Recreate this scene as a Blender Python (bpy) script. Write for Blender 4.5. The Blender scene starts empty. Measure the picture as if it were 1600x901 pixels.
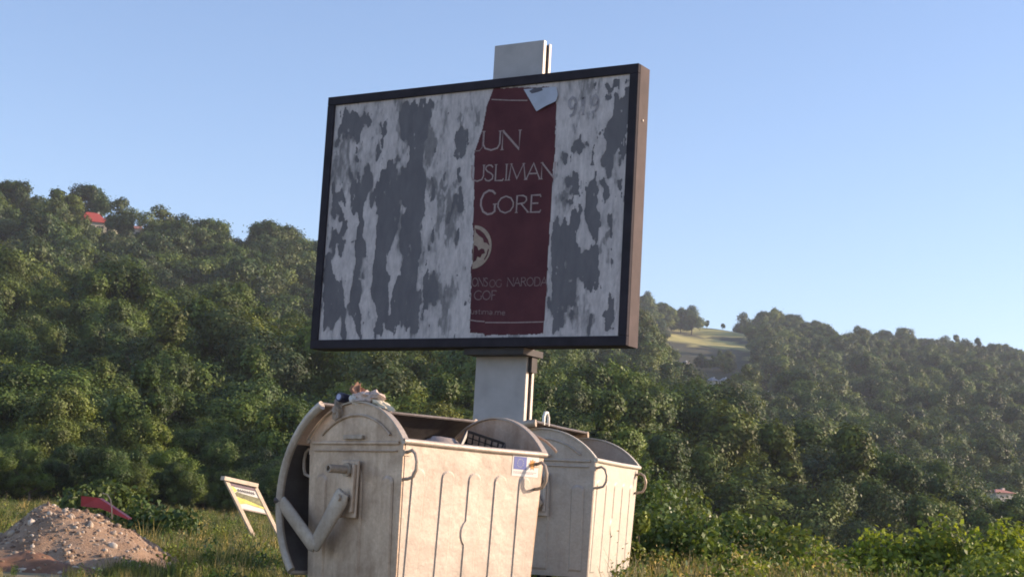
import bpy, bmesh, math, random
import numpy as np
from mathutils import Vector, Matrix, Euler
R_ = math.radians
random.seed(7); RNG = np.random.default_rng(11)
scene = bpy.context.scene
COL = scene.collection

# ------------------------------------------------------------------ camera
EYE = 0.67
F, PITCH, ROLL = 2500.0, 0.147, 0.056
fw = np.array([0, math.cos(PITCH), math.sin(PITCH)])
zp = np.array([0, -math.sin(PITCH), math.cos(PITCH)])
hx = np.array([1.0, 0, 0])
cr = math.cos(ROLL)*hx + math.sin(ROLL)*zp
cu = math.cos(ROLL)*zp - math.sin(ROLL)*hx
cam_data = bpy.data.cameras.new('camera')
cam_data.sensor_width = 36.0
cam_data.lens = F/1600*36
cam_data.clip_start = 0.1
cam_data.clip_end = 6000
cam = bpy.data.objects.new('camera', cam_data)
cam.matrix_world = Matrix(((cr[0], cu[0], -fw[0], 0), (cr[1], cu[1], -fw[1], 0),
                           (cr[2], cu[2], -fw[2], EYE), (0, 0, 0, 1)))
COL.objects.link(cam)
scene.camera = cam

# ------------------------------------------------------------------ sky, sun, exposure
SUN_EL, SUN_AZ = R_(18), R_(83)          # azimuth clockwise from +Y (straight ahead)
world = bpy.data.worlds.new('World'); scene.world = world; world.use_nodes = True
wn = world.node_tree.nodes; wn.clear()
sky = wn.new('ShaderNodeTexSky'); sky.sky_type = 'NISHITA'; sky.sun_disc = False
sky.sun_elevation = SUN_EL; sky.sun_rotation = SUN_AZ
sky.altitude = 700; sky.air_density = 1.0; sky.dust_density = 1.1; sky.ozone_density = 4.0
bg = wn.new('ShaderNodeBackground'); bg.inputs['Strength'].default_value = 0.14
wo = wn.new('ShaderNodeOutputWorld')
tint = wn.new('ShaderNodeMix'); tint.data_type = 'RGBA'; tint.blend_type = 'MULTIPLY'; tint.inputs[0].default_value = 1.0
tint.inputs[7].default_value = (1.32, 1.08, 1.0, 1)
world.node_tree.links.new(sky.outputs[0], tint.inputs[6])
world.node_tree.links.new(tint.outputs[2], bg.inputs[0])
world.node_tree.links.new(bg.outputs[0], wo.inputs[0])
sd = bpy.data.lights.new('sun', 'SUN'); sd.energy = 4.2; sd.angle = R_(0.5); sd.color = (1.0, 0.77, 0.57)
sun = bpy.data.objects.new('sun', sd); COL.objects.link(sun)
sdir = Vector((math.sin(SUN_AZ)*math.cos(SUN_EL), math.cos(SUN_AZ)*math.cos(SUN_EL), math.sin(SUN_EL)))
sun.rotation_euler = sdir.to_track_quat('Z', 'Y').to_euler()
sun.location = sdir*60
vs = scene.view_settings
vs.view_transform = 'Standard'; vs.look = 'None'; vs.gamma = 1.0; vs.use_curve_mapping = False
vs.exposure = 0.85
scene.cycles.use_denoising = True
scene.cycles.filter_width = 1.8
scene.cycles.max_bounces = 6
scene.cycles.volume_bounces = 1
scene.cycles.transparent_max_bounces = 4

# ------------------------------------------------------------------ helpers
def ray(px, py):
    return fw + cr*(px-800)/F + cu*(450.5-py)/F
def at(px, py, Y):
    d = ray(px, py); p = d*(Y/d[1]); return np.array([p[0], p[1], p[2]+EYE])
def project(P):
    P = np.asarray(P, float) - np.array([0, 0, EYE])
    dd = P@fw
    return 800+F*(P@cr)/dd, 450.5-F*(P@cu)/dd

def lattice(seed, n=256):
    return np.random.default_rng(seed).random((n, n))
_L = {}
def vnoise(x, y, seed=0):
    if seed not in _L: _L[seed] = lattice(seed)
    L = _L[seed]; n = 256
    x = np.asarray(x, float); y = np.asarray(y, float)
    xi = np.floor(x).astype(int); yi = np.floor(y).astype(int)
    fx = x-xi; fy = y-yi; fx = fx*fx*(3-2*fx); fy = fy*fy*(3-2*fy)
    a = L[xi % n, yi % n]; b = L[(xi+1) % n, yi % n]; c = L[xi % n, (yi+1) % n]; d = L[(xi+1) % n, (yi+1) % n]
    return (a*(1-fx)+b*fx)*(1-fy)+(c*(1-fx)+d*fx)*fy - 0.5
def fbm(x, y, seed=0, oct=4):
    s = 0; a = 1.0
    for k in range(oct):
        s = s+a*vnoise(x*2**k+17.3*k, y*2**k+5.1*k, seed+k); a *= 0.5
    return s
def sstep(a, b, x):
    t = np.clip((x-a)/(b-a), 0, 1); return t*t*(3-2*t)

def link(o, parent=None):
    COL.objects.link(o)
    if parent is not None: o.parent = parent
    return o
def tag(o, label=None, cat=None, group=None, kind=None):
    if label: o['label'] = label
    if cat: o['category'] = cat
    if group: o['group'] = group
    if kind: o['kind'] = kind
    return o
def empty(name, loc, rz=0.0):
    o = bpy.data.objects.new(name, None); o.location = Vector([float(v) for v in loc]); o.rotation_euler = (0, 0, rz)
    o.empty_display_size = 0.2
    return link(o)
def mesh_np(name, V, Fc, mat=None, parent=None, smooth=False):
    """V (n,3) array; Fc (m,k) int array, one k for all."""
    me = bpy.data.meshes.new(name)
    V = np.asarray(V, np.float32); Fc = np.asarray(Fc, np.int32)
    k = Fc.shape[1]; m = len(Fc)
    me.vertices.add(len(V)); me.vertices.foreach_set('co', V.ravel())
    me.loops.add(m*k); me.loops.foreach_set('vertex_index', Fc.ravel())
    me.polygons.add(m); me.polygons.foreach_set('loop_start', np.arange(0, m*k, k, dtype=np.int32))
    me.update(calc_edges=True); me.validate()
    if smooth: me.polygons.foreach_set('use_smooth', np.ones(len(me.polygons), bool))
    if mat: me.materials.append(mat)
    o = bpy.data.objects.new(name, me)
    return link(o, parent)
def add_attr(o, name, vals):
    a = o.data.attributes.new(name, 'FLOAT', 'POINT'); a.data.foreach_set('value', np.asarray(vals, np.float32))

class MB:
    """collects simple solids, builds ONE mesh object"""
    def __init__(s): s.v = []; s.f = []
    def add(s, vs, fs):
        n = len(s.v); s.v += [tuple(float(c) for c in v) for v in vs]; s.f += [tuple(i+n for i in f) for f in fs]; return s
    def box(s, c, d, M=None):
        vs = [Vector((x*d[0]/2, y*d[1]/2, z*d[2]/2)) for x in (-1, 1) for y in (-1, 1) for z in (-1, 1)]
        if M is not None: vs = [M@v for v in vs]
        vs = [v+Vector(c) for v in vs]
        return s.add(vs, [(0, 1, 3, 2), (4, 6, 7, 5), (0, 4, 5, 1), (2, 3, 7, 6), (0, 2, 6, 4), (1, 5, 7, 3)])
    def box2(s, a, b):
        return s.box([(p+q)/2 for p, q in zip(a, b)], [abs(q-p) for p, q in zip(a, b)])
    def tube(s, pts, r, n=10, flat=None, caps=True):
        """r: number or list; flat=(axis vector, factor) squashes the section along an axis"""
        pts = [Vector([float(c) for c in p]) for p in pts]; m = len(pts)
        rs = r if isinstance(r, (list, tuple)) else [r]*m
        base = len(s.v); prev = None
        for i, p in enumerate(pts):
            t = (pts[min(i+1, m-1)]-pts[max(i-1, 0)]).normalized()
            if prev is None:
                up = Vector((0, 0, 1)) if abs(t.z) < 0.9 else Vector((1, 0, 0))
                u = t.cross(up).normalized()
            else:
                u = (prev-t*prev.dot(t)).normalized()
            prev = u; w = t.cross(u)
            for k in range(n):
                a = 2*math.pi*k/n
                o = (u*math.cos(a)+w*math.sin(a))*rs[i]
                if flat: ax = Vector(flat[0]); o -= ax*o.dot(ax)*(1-flat[1])
                q = p+o; s.v.append((q.x, q.y, q.z))
        for i in range(m-1):
            for k in range(n):
                a = base+i*n+k; b = base+i*n+(k+1) % n
                s.f.append((a, b, b+n, a+n))
        if caps:
            s.f.append(tuple(base+k for k in range(n))[::-1]); s.f.append(tuple(base+(m-1)*n+k for k in range(n)))
        return s
    def prism(s, poly, fn0, fn1):
        """poly of 2-tuples; fn0/fn1 map them to 3D for the two faces"""
        n = len(poly); vs = [fn0(*p) for p in poly]+[fn1(*p) for p in poly]
        fs = [tuple(range(n))[::-1], tuple(range(n, 2*n))]+[(i, (i+1) % n, (i+1) % n+n, i+n) for i in range(n)]
        return s.add(vs, fs)
    def sphere(s, c, r, M=None, nu=10, nv=7, noise=0.0, seed=1):
        rr = random.Random(seed); base = len(s.v); c = Vector([float(v) for v in c])
        for j in range(nv+1):
            for i in range(nu):
                a = 2*math.pi*i/nu; b = math.pi*j/nv
                k = 1+noise*(rr.random()-.5) if 0 < j < nv else 1
                v = Vector((r[0]*math.sin(b)*math.cos(a)*k, r[1]*math.sin(b)*math.sin(a)*k, r[2]*math.cos(b)*k))
                if M is not None: v = M@v
                v += c; s.v.append((v.x, v.y, v.z))
        for j in range(nv):
            for i in range(nu):
                a = base+j*nu+i; b = base+j*nu+(i+1) % nu
                s.f.append((a, a+nu, b+nu, b))
        return s
    def build(s, name, mat, parent=None, smooth=False, bevel=0.0, auto=None):
        me = bpy.data.meshes.new(name); me.from_pydata(s.v, [], s.f); me.update()
        bm = bmesh.new(); bm.from_mesh(me)
        bmesh.ops.recalc_face_normals(bm, faces=bm.faces)
        if bevel:
            es = [e for e in bm.edges if len(e.link_faces) == 2 and e.calc_face_angle(0) > 0.6]
            bmesh.ops.bevel(bm, geom=es, offset=bevel, segments=2, affect='EDGES', profile=.5, clamp_overlap=True)
        if smooth:
            lim = auto if auto else 0.7
            for f in bm.faces: f.smooth = True
            for e in bm.edges:
                if len(e.link_faces) == 2 and e.calc_face_angle(0) > lim: e.smooth = False
        bm.to_mesh(me); bm.free()
        if mat: me.materials.append(mat)
        return link(bpy.data.objects.new(name, me), parent)

# ------------------------------------------------------------------ materials
def mat(name):
    m = bpy.data.materials.new(name); m.use_nodes = True
    nt = m.node_tree; b = nt.nodes['Principled BSDF']
    return m, nt, b
def N(nt, t, **kw):
    n = nt.nodes.new(t)
    for k, v in kw.items():
        if k in n.inputs.keys(): n.inputs[k].default_value = v
        else: setattr(n, k, v)
    return n
def ramp(nt, fac, stops):
    r = N(nt, 'ShaderNodeValToRGB'); el = r.color_ramp.elements
    while len(el) < len(stops): el.new(0.5)
    for e, (p, c) in zip(el, stops):
        e.position = p; e.color = (c[0], c[1], c[2], 1)
    nt.links.new(fac, r.inputs[0]); return r.outputs[0]
def noise(nt, scale, detail=4, rough=.6, vec=None, dist=0.0):
    n = N(nt, 'ShaderNodeTexNoise'); n.inputs['Scale'].default_value = scale; n.inputs['Detail'].default_value = detail
    n.inputs['Roughness'].default_value = rough; n.inputs['Distortion'].default_value = dist
    if vec is not None: nt.links.new(vec, n.inputs['Vector'])
    return n.outputs['Fac']
def objcoord(nt, scale=(1, 1, 1)):
    tc = N(nt, 'ShaderNodeTexCoord'); mp = N(nt, 'ShaderNodeMapping'); mp.inputs['Scale'].default_value = scale
    nt.links.new(tc.outputs['Object'], mp.inputs['Vector']); return mp.outputs[0]
def mixc(nt, fac, a, b, mode='MIX'):
    m = N(nt, 'ShaderNodeMix', data_type='RGBA', blend_type=mode)
    for sck, v in ((m.inputs[0], fac), (m.inputs[6], a), (m.inputs[7], b)):
        if hasattr(v, 'links'): nt.links.new(v, sck)
        elif isinstance(v, (int, float)): sck.default_value = v
        else: sck.default_value = (v[0], v[1], v[2], 1)
    return m.outputs[2]
def bump(nt, b, h, strength=.3, dist=.01):
    n = N(nt, 'ShaderNodeBump'); n.inputs['Strength'].default_value = strength; n.inputs['Distance'].default_value = dist
    nt.links.new(h, n.inputs['Height']); nt.links.new(n.outputs[0], b.inputs['Normal'])
def plain(name, c, rough=.7, metal=0.0, var=.25, scale=6, spec=.5):
    m, nt, b = mat(name)
    f = noise(nt, scale, 5, .65, objcoord(nt))
    c0 = [x*(1-var) for x in c]; c1 = [min(1, x*(1+var)) for x in c]
    nt.links.new(ramp(nt, f, [(.3, c0), (.7, c1)]), b.inputs['Base Color'])
    b.inputs['Roughness'].default_value = rough; b.inputs['Metallic'].default_value = metal
    b.inputs['Specular IOR Level'].default_value = spec
    return m
def leafmat(name, c, trans=.22, gloss=.55, hue=.0):
    """leaf cards: per-leaf tint attribute + per-tree random"""
    m, nt, b = mat(name)
    at_ = N(nt, 'ShaderNodeAttribute', attribute_name='tint')
    oi = N(nt, 'ShaderNodeObjectInfo')
    dark = [x*.45 for x in c]; lite = [c[0]*1.7, c[1]*1.5, c[2]*1.1]
    col = ramp(nt, at_.outputs['Fac'], [(.0, dark), (.55, c), (1.0, lite)])
    tree = ramp(nt, oi.outputs['Random'], [(0, (.55, .66, .72)), (.3, (.85, .92, .9)), (.62, (1.08, 1.08, .9)), (.9, (1.2, 1.2, .85)), (1, (1.3, 1.1, .85))])
    col = mixc(nt, 1.0, col, tree, 'MULTIPLY')
    nt.links.new(col, b.inputs['Base Color']); b.inputs['Roughness'].default_value = gloss
    b.inputs['Specular IOR Level'].default_value = .3
    t = N(nt, 'ShaderNodeBsdfTranslucent'); nt.links.new(mixc(nt, 1.0, col, (1.2, 1.15, .6), 'MULTIPLY'), t.inputs[0])
    mx = N(nt, 'ShaderNodeMixShader'); mx.inputs[0].default_value = trans
    out = nt.nodes['Material Output']
    nt.links.new(b.outputs[0], mx.inputs[1]); nt.links.new(t.outputs[0], mx.inputs[2]); nt.links.new(mx.outputs[0], out.inputs[0])
    return m

M = {}
M['leaf_dark'] = leafmat('leaf_dark', (.062, .104, .030))
M['leaf_mid'] = leafmat('leaf_mid', (.090, .138, .034))
M['leaf_yellow'] = leafmat('leaf_yellow', (.138, .180, .042))
M['leaf_grey'] = leafmat('leaf_grey', (.106, .148, .058))
M['leaf_hedge'] = leafmat('leaf_hedge', (.20, .26, .05), .4, .45)
M['leaf_gloss'] = leafmat('leaf_gloss', (.14, .20, .055), .3, .4)
M['grass'] = leafmat('grass', (.115, .135, .045), .35, .6)
M['straw'] = leafmat('straw', (.30, .255, .15), .3, .6)
M['bark'] = plain('bark', (.10, .075, .055), .9, scale=12)

def galvanised(name, base, dirt, dirtamt):
    m, nt, b = mat(name)
    oc = objcoord(nt)
    sp = N(nt, 'ShaderNodeTexVoronoi'); sp.inputs['Scale'].default_value = 55; nt.links.new(oc, sp.inputs['Vector'])
    spang = ramp(nt, sp.outputs['Color'], [(0, [x*.90 for x in base]), (1, [min(1, x*1.08) for x in base])])
    f1 = noise(nt, 2.6, 7, .68, oc, .5)
    f2 = noise(nt, 3.0, 5, .6, objcoord(nt, (5, 5, .7)))
    d = N(nt, 'ShaderNodeMath', operation='MULTIPLY_ADD'); nt.links.new(f1, d.inputs[0]); d.inputs[1].default_value = .75
    h = N(nt, 'ShaderNodeMath', operation='MULTIPLY'); nt.links.new(f2, h.inputs[0]); h.inputs[1].default_value = .35; nt.links.new(h.outputs[0], d.inputs[2])
    amt = ramp(nt, d.outputs[0], [(.40, (0, 0, 0)), (.72, (dirtamt,)*3)])
    col = mixc(nt, amt, spang, dirt)
    f3 = noise(nt, 26, 3, .7, objcoord(nt, (1, 1, .25)))
    col = mixc(nt, ramp(nt, f3, [(.66, (0, 0, 0)), (.80, (.55,)*3)]), col, [x*.55 for x in dirt])
    nt.links.new(col, b.inputs['Base Color'])
    b.inputs['Metallic'].default_value = .30
    nt.links.new(ramp(nt, f1, [(.3, (.42,)*3), (.7, (.68,)*3)]), b.inputs['Roughness'])
    bump(nt, b, noise(nt, 5, 4, .6, oc), .5, .016)
    return m
M['galv'] = galvanised('galvanised_steel', (.475, .42, .36), (.30, .235, .18), .5)
M['galv_end'] = galvanised('galvanised_soil_bounce', (.64, .50, .375), (.28, .18, .11), .8)  # brown soil, plus a base warmed to stand in for light bounced off the ground
M['galv2'] = galvanised('galvanised_pale', (.55, .51, .43), (.40, .33, .255), .4)
M['arm'] = galvanised('galvanised_arm', (.50, .42, .34), (.25, .18, .12), .8)
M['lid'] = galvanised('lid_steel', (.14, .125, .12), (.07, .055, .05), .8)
M['black'] = plain('black_plastic', (.02, .02, .022), .45)

# ------------------------------------------------------------------ terrain
def base_h(x, y):
    h = np.interp(y, [-400, 4, 9, 11, 19, 27, 70, 110, 1600], [-1.0, -.9, -.08, 0, .0, .10, .60, 1.0, 4])
    ratio = x/np.maximum(y, 10)
    drop = 14*sstep(.05, .22, ratio)*sstep(24, 90, y)
    drop = drop+.22*sstep(.06, .2, ratio)*sstep(13, 20, y)
    return h-drop+.115*sstep(-1.2, .2, x)*sstep(12.3, 14.4, y)*(1-sstep(20, 30, y))
RIDGES = []
def ridge(pts, tree, slope):
    P = []
    for px, py, d in pts:
        p = at(px, py, d); p[2] -= tree; P.append(p)
    RIDGES.append((np.array(P), slope))
# far hill
ridge([(300, 400, 900), (700, 432, 850), (850, 455, 800), (1000, 478, 780), (1040, 481, 782), (1100, 487, 788), (1175, 500, 798), (1230, 512, 804), (1350, 530, 820), (1450, 547, 840), (1600, 558, 860), (1900, 600, 880), (2600, 640, 900)], 8.5, .212)
ridge([(1100, 545, 640), (1300, 640, 470), (1450, 715, 370), (1600, 800, 290), (1750, 870, 240)], 9.5, .62)
ridge([(900, 505, 520), (985, 548, 430), (1100, 622, 340), (1260, 692, 270), (1400, 775, 220), (1520, 850, 185)], 9.5, .72)
# left back hill
ridge([(-700, 330, 300), (-300, 250, 310), (-100, 270, 315), (0, 288, 320), (130, 318, 325), (240, 345, 330), (320, 362, 335), (400, 368, 340), (490, 378, 350), (620, 405, 370), (800, 450, 400)], 9, .34)
# left near spur
ridge([(-700, 500, 150), (-200, 430, 165), (0, 430, 168), (120, 425, 170), (210, 455, 168), (300, 492, 165), (500, 528, 155), (650, 592, 145), (760, 650, 135), (830, 730, 128)], 8.6, .235)
# right near spur
ridge([(640, 480, 300), (760, 520, 260), (860, 556, 220), (1000, 628, 165), (1100, 686, 135), (1200, 748, 115), (1330, 842, 95)], 8.2, .85)

def Hgt(x, y):
    x = np.asarray(x, float); y = np.asarray(y, float); sh = np.broadcast(x, y).shape
    x = np.broadcast_to(x, sh).ravel(); y = np.broadcast_to(y, sh).ravel()
    b = base_h(x, y); h = b.copy()
    for P, sl in RIDGES:
        best = np.full(x.shape, -1e9)
        for a, c in zip(P[:-1], P[1:]):
            dx, dy = c[0]-a[0], c[1]-a[1]; L2 = dx*dx+dy*dy
            t = np.clip(((x-a[0])*dx+(y-a[1])*dy)/L2, 0, 1)
            dist = np.hypot(x-a[0]-t*dx, y-a[1]-t*dy)
            v = a[2]+t*(c[2]-a[2])-sl*np.sqrt(dist*dist+36)+sl*6
            best = np.maximum(best, v)
        h = np.maximum(h, best)
    far = sstep(75, 160, y)
    h = h+far*(2.6*fbm(x/45, y/45, 3)+1.0*fbm(x/14, y/14, 9))*np.clip(y/300, .55, 1.6)
    near = sstep(8, 12, y)*(1-sstep(50, 90, y))
    h = h+.05*near*fbm(x/1.7, y/1.7, 21)
    return h.reshape(sh)
def hgt(x, y): return float(Hgt(np.array([x]), np.array([y]))[0])
def hit(px, py, y0=60, y1=1000, n=3000):
    """first terrain point under a line of sight"""
    Y = np.linspace(y0, y1, n); d = ray(px, py)
    X = d[0]/d[1]*Y; Z = EYE+d[2]/d[1]*Y
    below = Z < Hgt(X, Y)
    i = int(np.argmax(below)) if below.any() else n-1
    return np.array([X[i], Y[i], Z[i]])

# open meadows on the far hill, outlines on the photograph
MEADOWS_PX = [[(1040, 507), (1075, 504), (1130, 510), (1172, 520), (1178, 529), (1120, 527), (1050, 517)],
              [(1030, 519), (1070, 524), (1140, 533), (1178, 541), (1172, 548), (1120, 544), (1060, 536), (1034, 531)],
              [(1416, 562), (1450, 565), (1450, 573), (1416, 571)],
              [(1168, 556), (1195, 559), (1190, 565), (1165, 562)],
              [(1378, 566), (1398, 567), (1398, 573), (1380, 572)],
              [(1310, 546), (1325, 549), (1322, 556), (1306, 554)]]
def inpoly(px, py, poly):
    px = np.asarray(px, float); py = np.asarray(py, float); c = np.zeros(px.shape, bool); n = len(poly)
    for i in range(n):
        x1, y1 = poly[i]; x2, y2 = poly[(i+1) % n]
        if y1 == y2: continue
        c ^= ((y1 > py) != (y2 > py)) & (px < (x2-x1)*(py-y1)/(y2-y1)+x1)
    return c

ys = np.concatenate([[-400, -150, -60, -20], np.arange(-5, 40, .5), np.arange(40, 90, 1.5), np.arange(90, 400, 3.5), np.arange(400, 1000, 7), [1020, 1060, 1150, 1300]])
ts = np.linspace(-1, 1, 221)
YY, TT = np.meshgrid(ys, ts, indexing='ij')
XX = TT*(np.abs(YY)*.62+14)+0*YY
XX = np.where(YY < 0, TT*(14+np.abs(YY)*1.5), XX)
ZZ = Hgt(XX, YY)
nr, nc = XX.shape
idx = np.arange(nr*nc).reshape(nr, nc)
quads = np.stack([idx[:-1, :-1], idx[:-1, 1:], idx[1:, 1:], idx[1:, :-1]], -1).reshape(-1, 4)
mg, nt, b = mat('ground_earth')
oc = objcoord(nt)
f = noise(nt, .9, 8, .65, oc)
near_c = ramp(nt, f, [(.32, (.10, .085, .045)), (.5, (.17, .15, .075)), (.68, (.27, .22, .13))])
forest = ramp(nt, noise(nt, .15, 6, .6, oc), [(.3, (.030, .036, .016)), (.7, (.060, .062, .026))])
mead = ramp(nt, noise(nt, .06, 6, .6, oc), [(.3, (.34, .31, .085)), (.7, (.48, .42, .14))])
a1 = N(nt, 'ShaderNodeAttribute', attribute_name='wood'); a2 = N(nt, 'ShaderNodeAttribute', attribute_name='meadow')
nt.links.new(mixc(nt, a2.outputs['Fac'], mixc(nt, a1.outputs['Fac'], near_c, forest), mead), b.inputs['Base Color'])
b.inputs['Roughness'].default_value = .95
bump(nt, b, noise(nt, 9, 6, .7, oc), .6, .05)
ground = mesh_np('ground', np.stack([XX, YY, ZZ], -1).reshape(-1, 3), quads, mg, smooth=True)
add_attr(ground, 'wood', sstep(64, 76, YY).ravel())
gx, gy = project(np.stack([XX, np.maximum(YY, .5), ZZ], -1).reshape(-1, 3))
mm = np.zeros(gx.shape, bool)
for poly in MEADOWS_PX: mm |= inpoly(gx, gy, poly)
mm &= (YY.ravel() > 300)
add_attr(ground, 'meadow', mm.astype(float))
tag(ground, kind='structure')

# ------------------------------------------------------------------ billboard
BAZ, BW, BH = 1.028, 4.234, 3.1
bc = np.array([1.254, 16.919, 1.962+EYE])            # lower right front corner
bdir = np.array([-math.sin(BAZ), math.cos(BAZ), 0])
mid = bc+bdir*BW/2
PHI = BAZ-math.pi/2
ux = np.array([math.cos(PHI), math.sin(PHI), 0]); uy = np.array([-math.sin(PHI), math.cos(PHI), 0])
bz0 = hgt(mid[0], mid[1])
bb = empty('billboard', (mid[0], mid[1], bz0), PHI)
tag(bb, 'large dark framed roadside billboard with torn red poster on a grey steel post', 'billboard')
Z0 = bc[2]-bz0; Z1 = Z0+BH
def loc(px, py, depth=0.0):
    """photo position -> board coordinates (x to the right, z up) on a plane behind the front by depth"""
    d = ray(px, py); o = np.array([mid[0], mid[1], 0])+uy*depth-np.array([0, 0, EYE])*0
    t = ((o-np.array([0, 0, 0]))@uy)/(d@uy)
    p = d*t+np.array([0, 0, EYE])
    return float((p-np.array([mid[0], mid[1], 0]))@ux), float(p[2]-bz0)
M['frame'] = plain('dark_frame_paint', (.026, .023, .030), .75, .0, .3, 4, .15)
M['frame_side'] = plain('dusty_brown_metal', (.068, .052, .052), .7, .0, .25, 3, .2)
M['post'] = plain('grey_post_paint', (.42, .40, .39), .6, .0, .14, 3, .2)
M['post_edge'] = plain('pale_post_edge', (.50, .45, .40), .5, .2, .15, 5)
M['post_dark'] = plain('dark_post_web', (.035, .03, .03), .7, 0, .3)
FWD, DEP = .105, .26
xa, xb = -BW/2, BW/2
MB().box2((xa, -.02, Z1-FWD), (xb, .03, Z1)).build('frame_top', M['frame'], bb, bevel=.006)
MB().box2((xa, -.02, Z0), (xb, .03, Z0+FWD)).build('frame_bottom', M['frame'], bb, bevel=.006)
MB().box2((xa, -.02, Z0+FWD+.002), (xa+FWD, .03, Z1-FWD-.002)).build('frame_left', M['frame'], bb, bevel=.006)
MB().box2((xb-FWD, -.02, Z0+FWD+.002), (xb, .03, Z1-FWD-.002)).build('frame_right', M['frame'], bb, bevel=.006)
sp = MB().box2((xb-.02, .034, Z0), (xb, DEP, Z1)).build('side_panel', M['frame_side'], bb, bevel=.003)
sp['label'] = 'sunlit brown right side of the box'
MB().box2((xb-.003, .12, Z1-.62), (xb+.012, .135, Z1-.60)).build('rivet', M['post_edge'], sp)
MB().box2((xa, .034, Z0), (xa+.02, DEP, Z1)).build('side_panel', M['frame_side'], bb, bevel=.003)
MB().box2((xa+.022, .034, Z1-.02), (xb-.022, DEP, Z1)).build('cover_strip', M['frame'], bb)
MB().box2((xa+.022, .034, Z0), (xb-.022, DEP, Z0+.02)).build('cover_strip', M['frame'], bb)
MB().box2((xa+.022, DEP-.012, Z0+.022), (xb-.022, DEP-.002, Z1-.022)).build('back_panel', M['frame_side'], bb)
mb_, nt, b = mat('bare_board')
oc = objcoord(nt)
nt.links.new(ramp(nt, noise(nt, 3, 8, .7, objcoord(nt, (2, 1, .7))), [(.3, (.125, .12, .13)), (.7, (.18, .172, .18))]), b.inputs['Base Color'])
b.inputs['Roughness'].default_value = .9; b.inputs['Specular IOR Level'].default_value = .2
MB().box2((xa+FWD*.5, .012, Z0+FWD*.5), (xb-FWD*.5, .026, Z1-FWD*.5)).build('board', mb_, bb)

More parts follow.
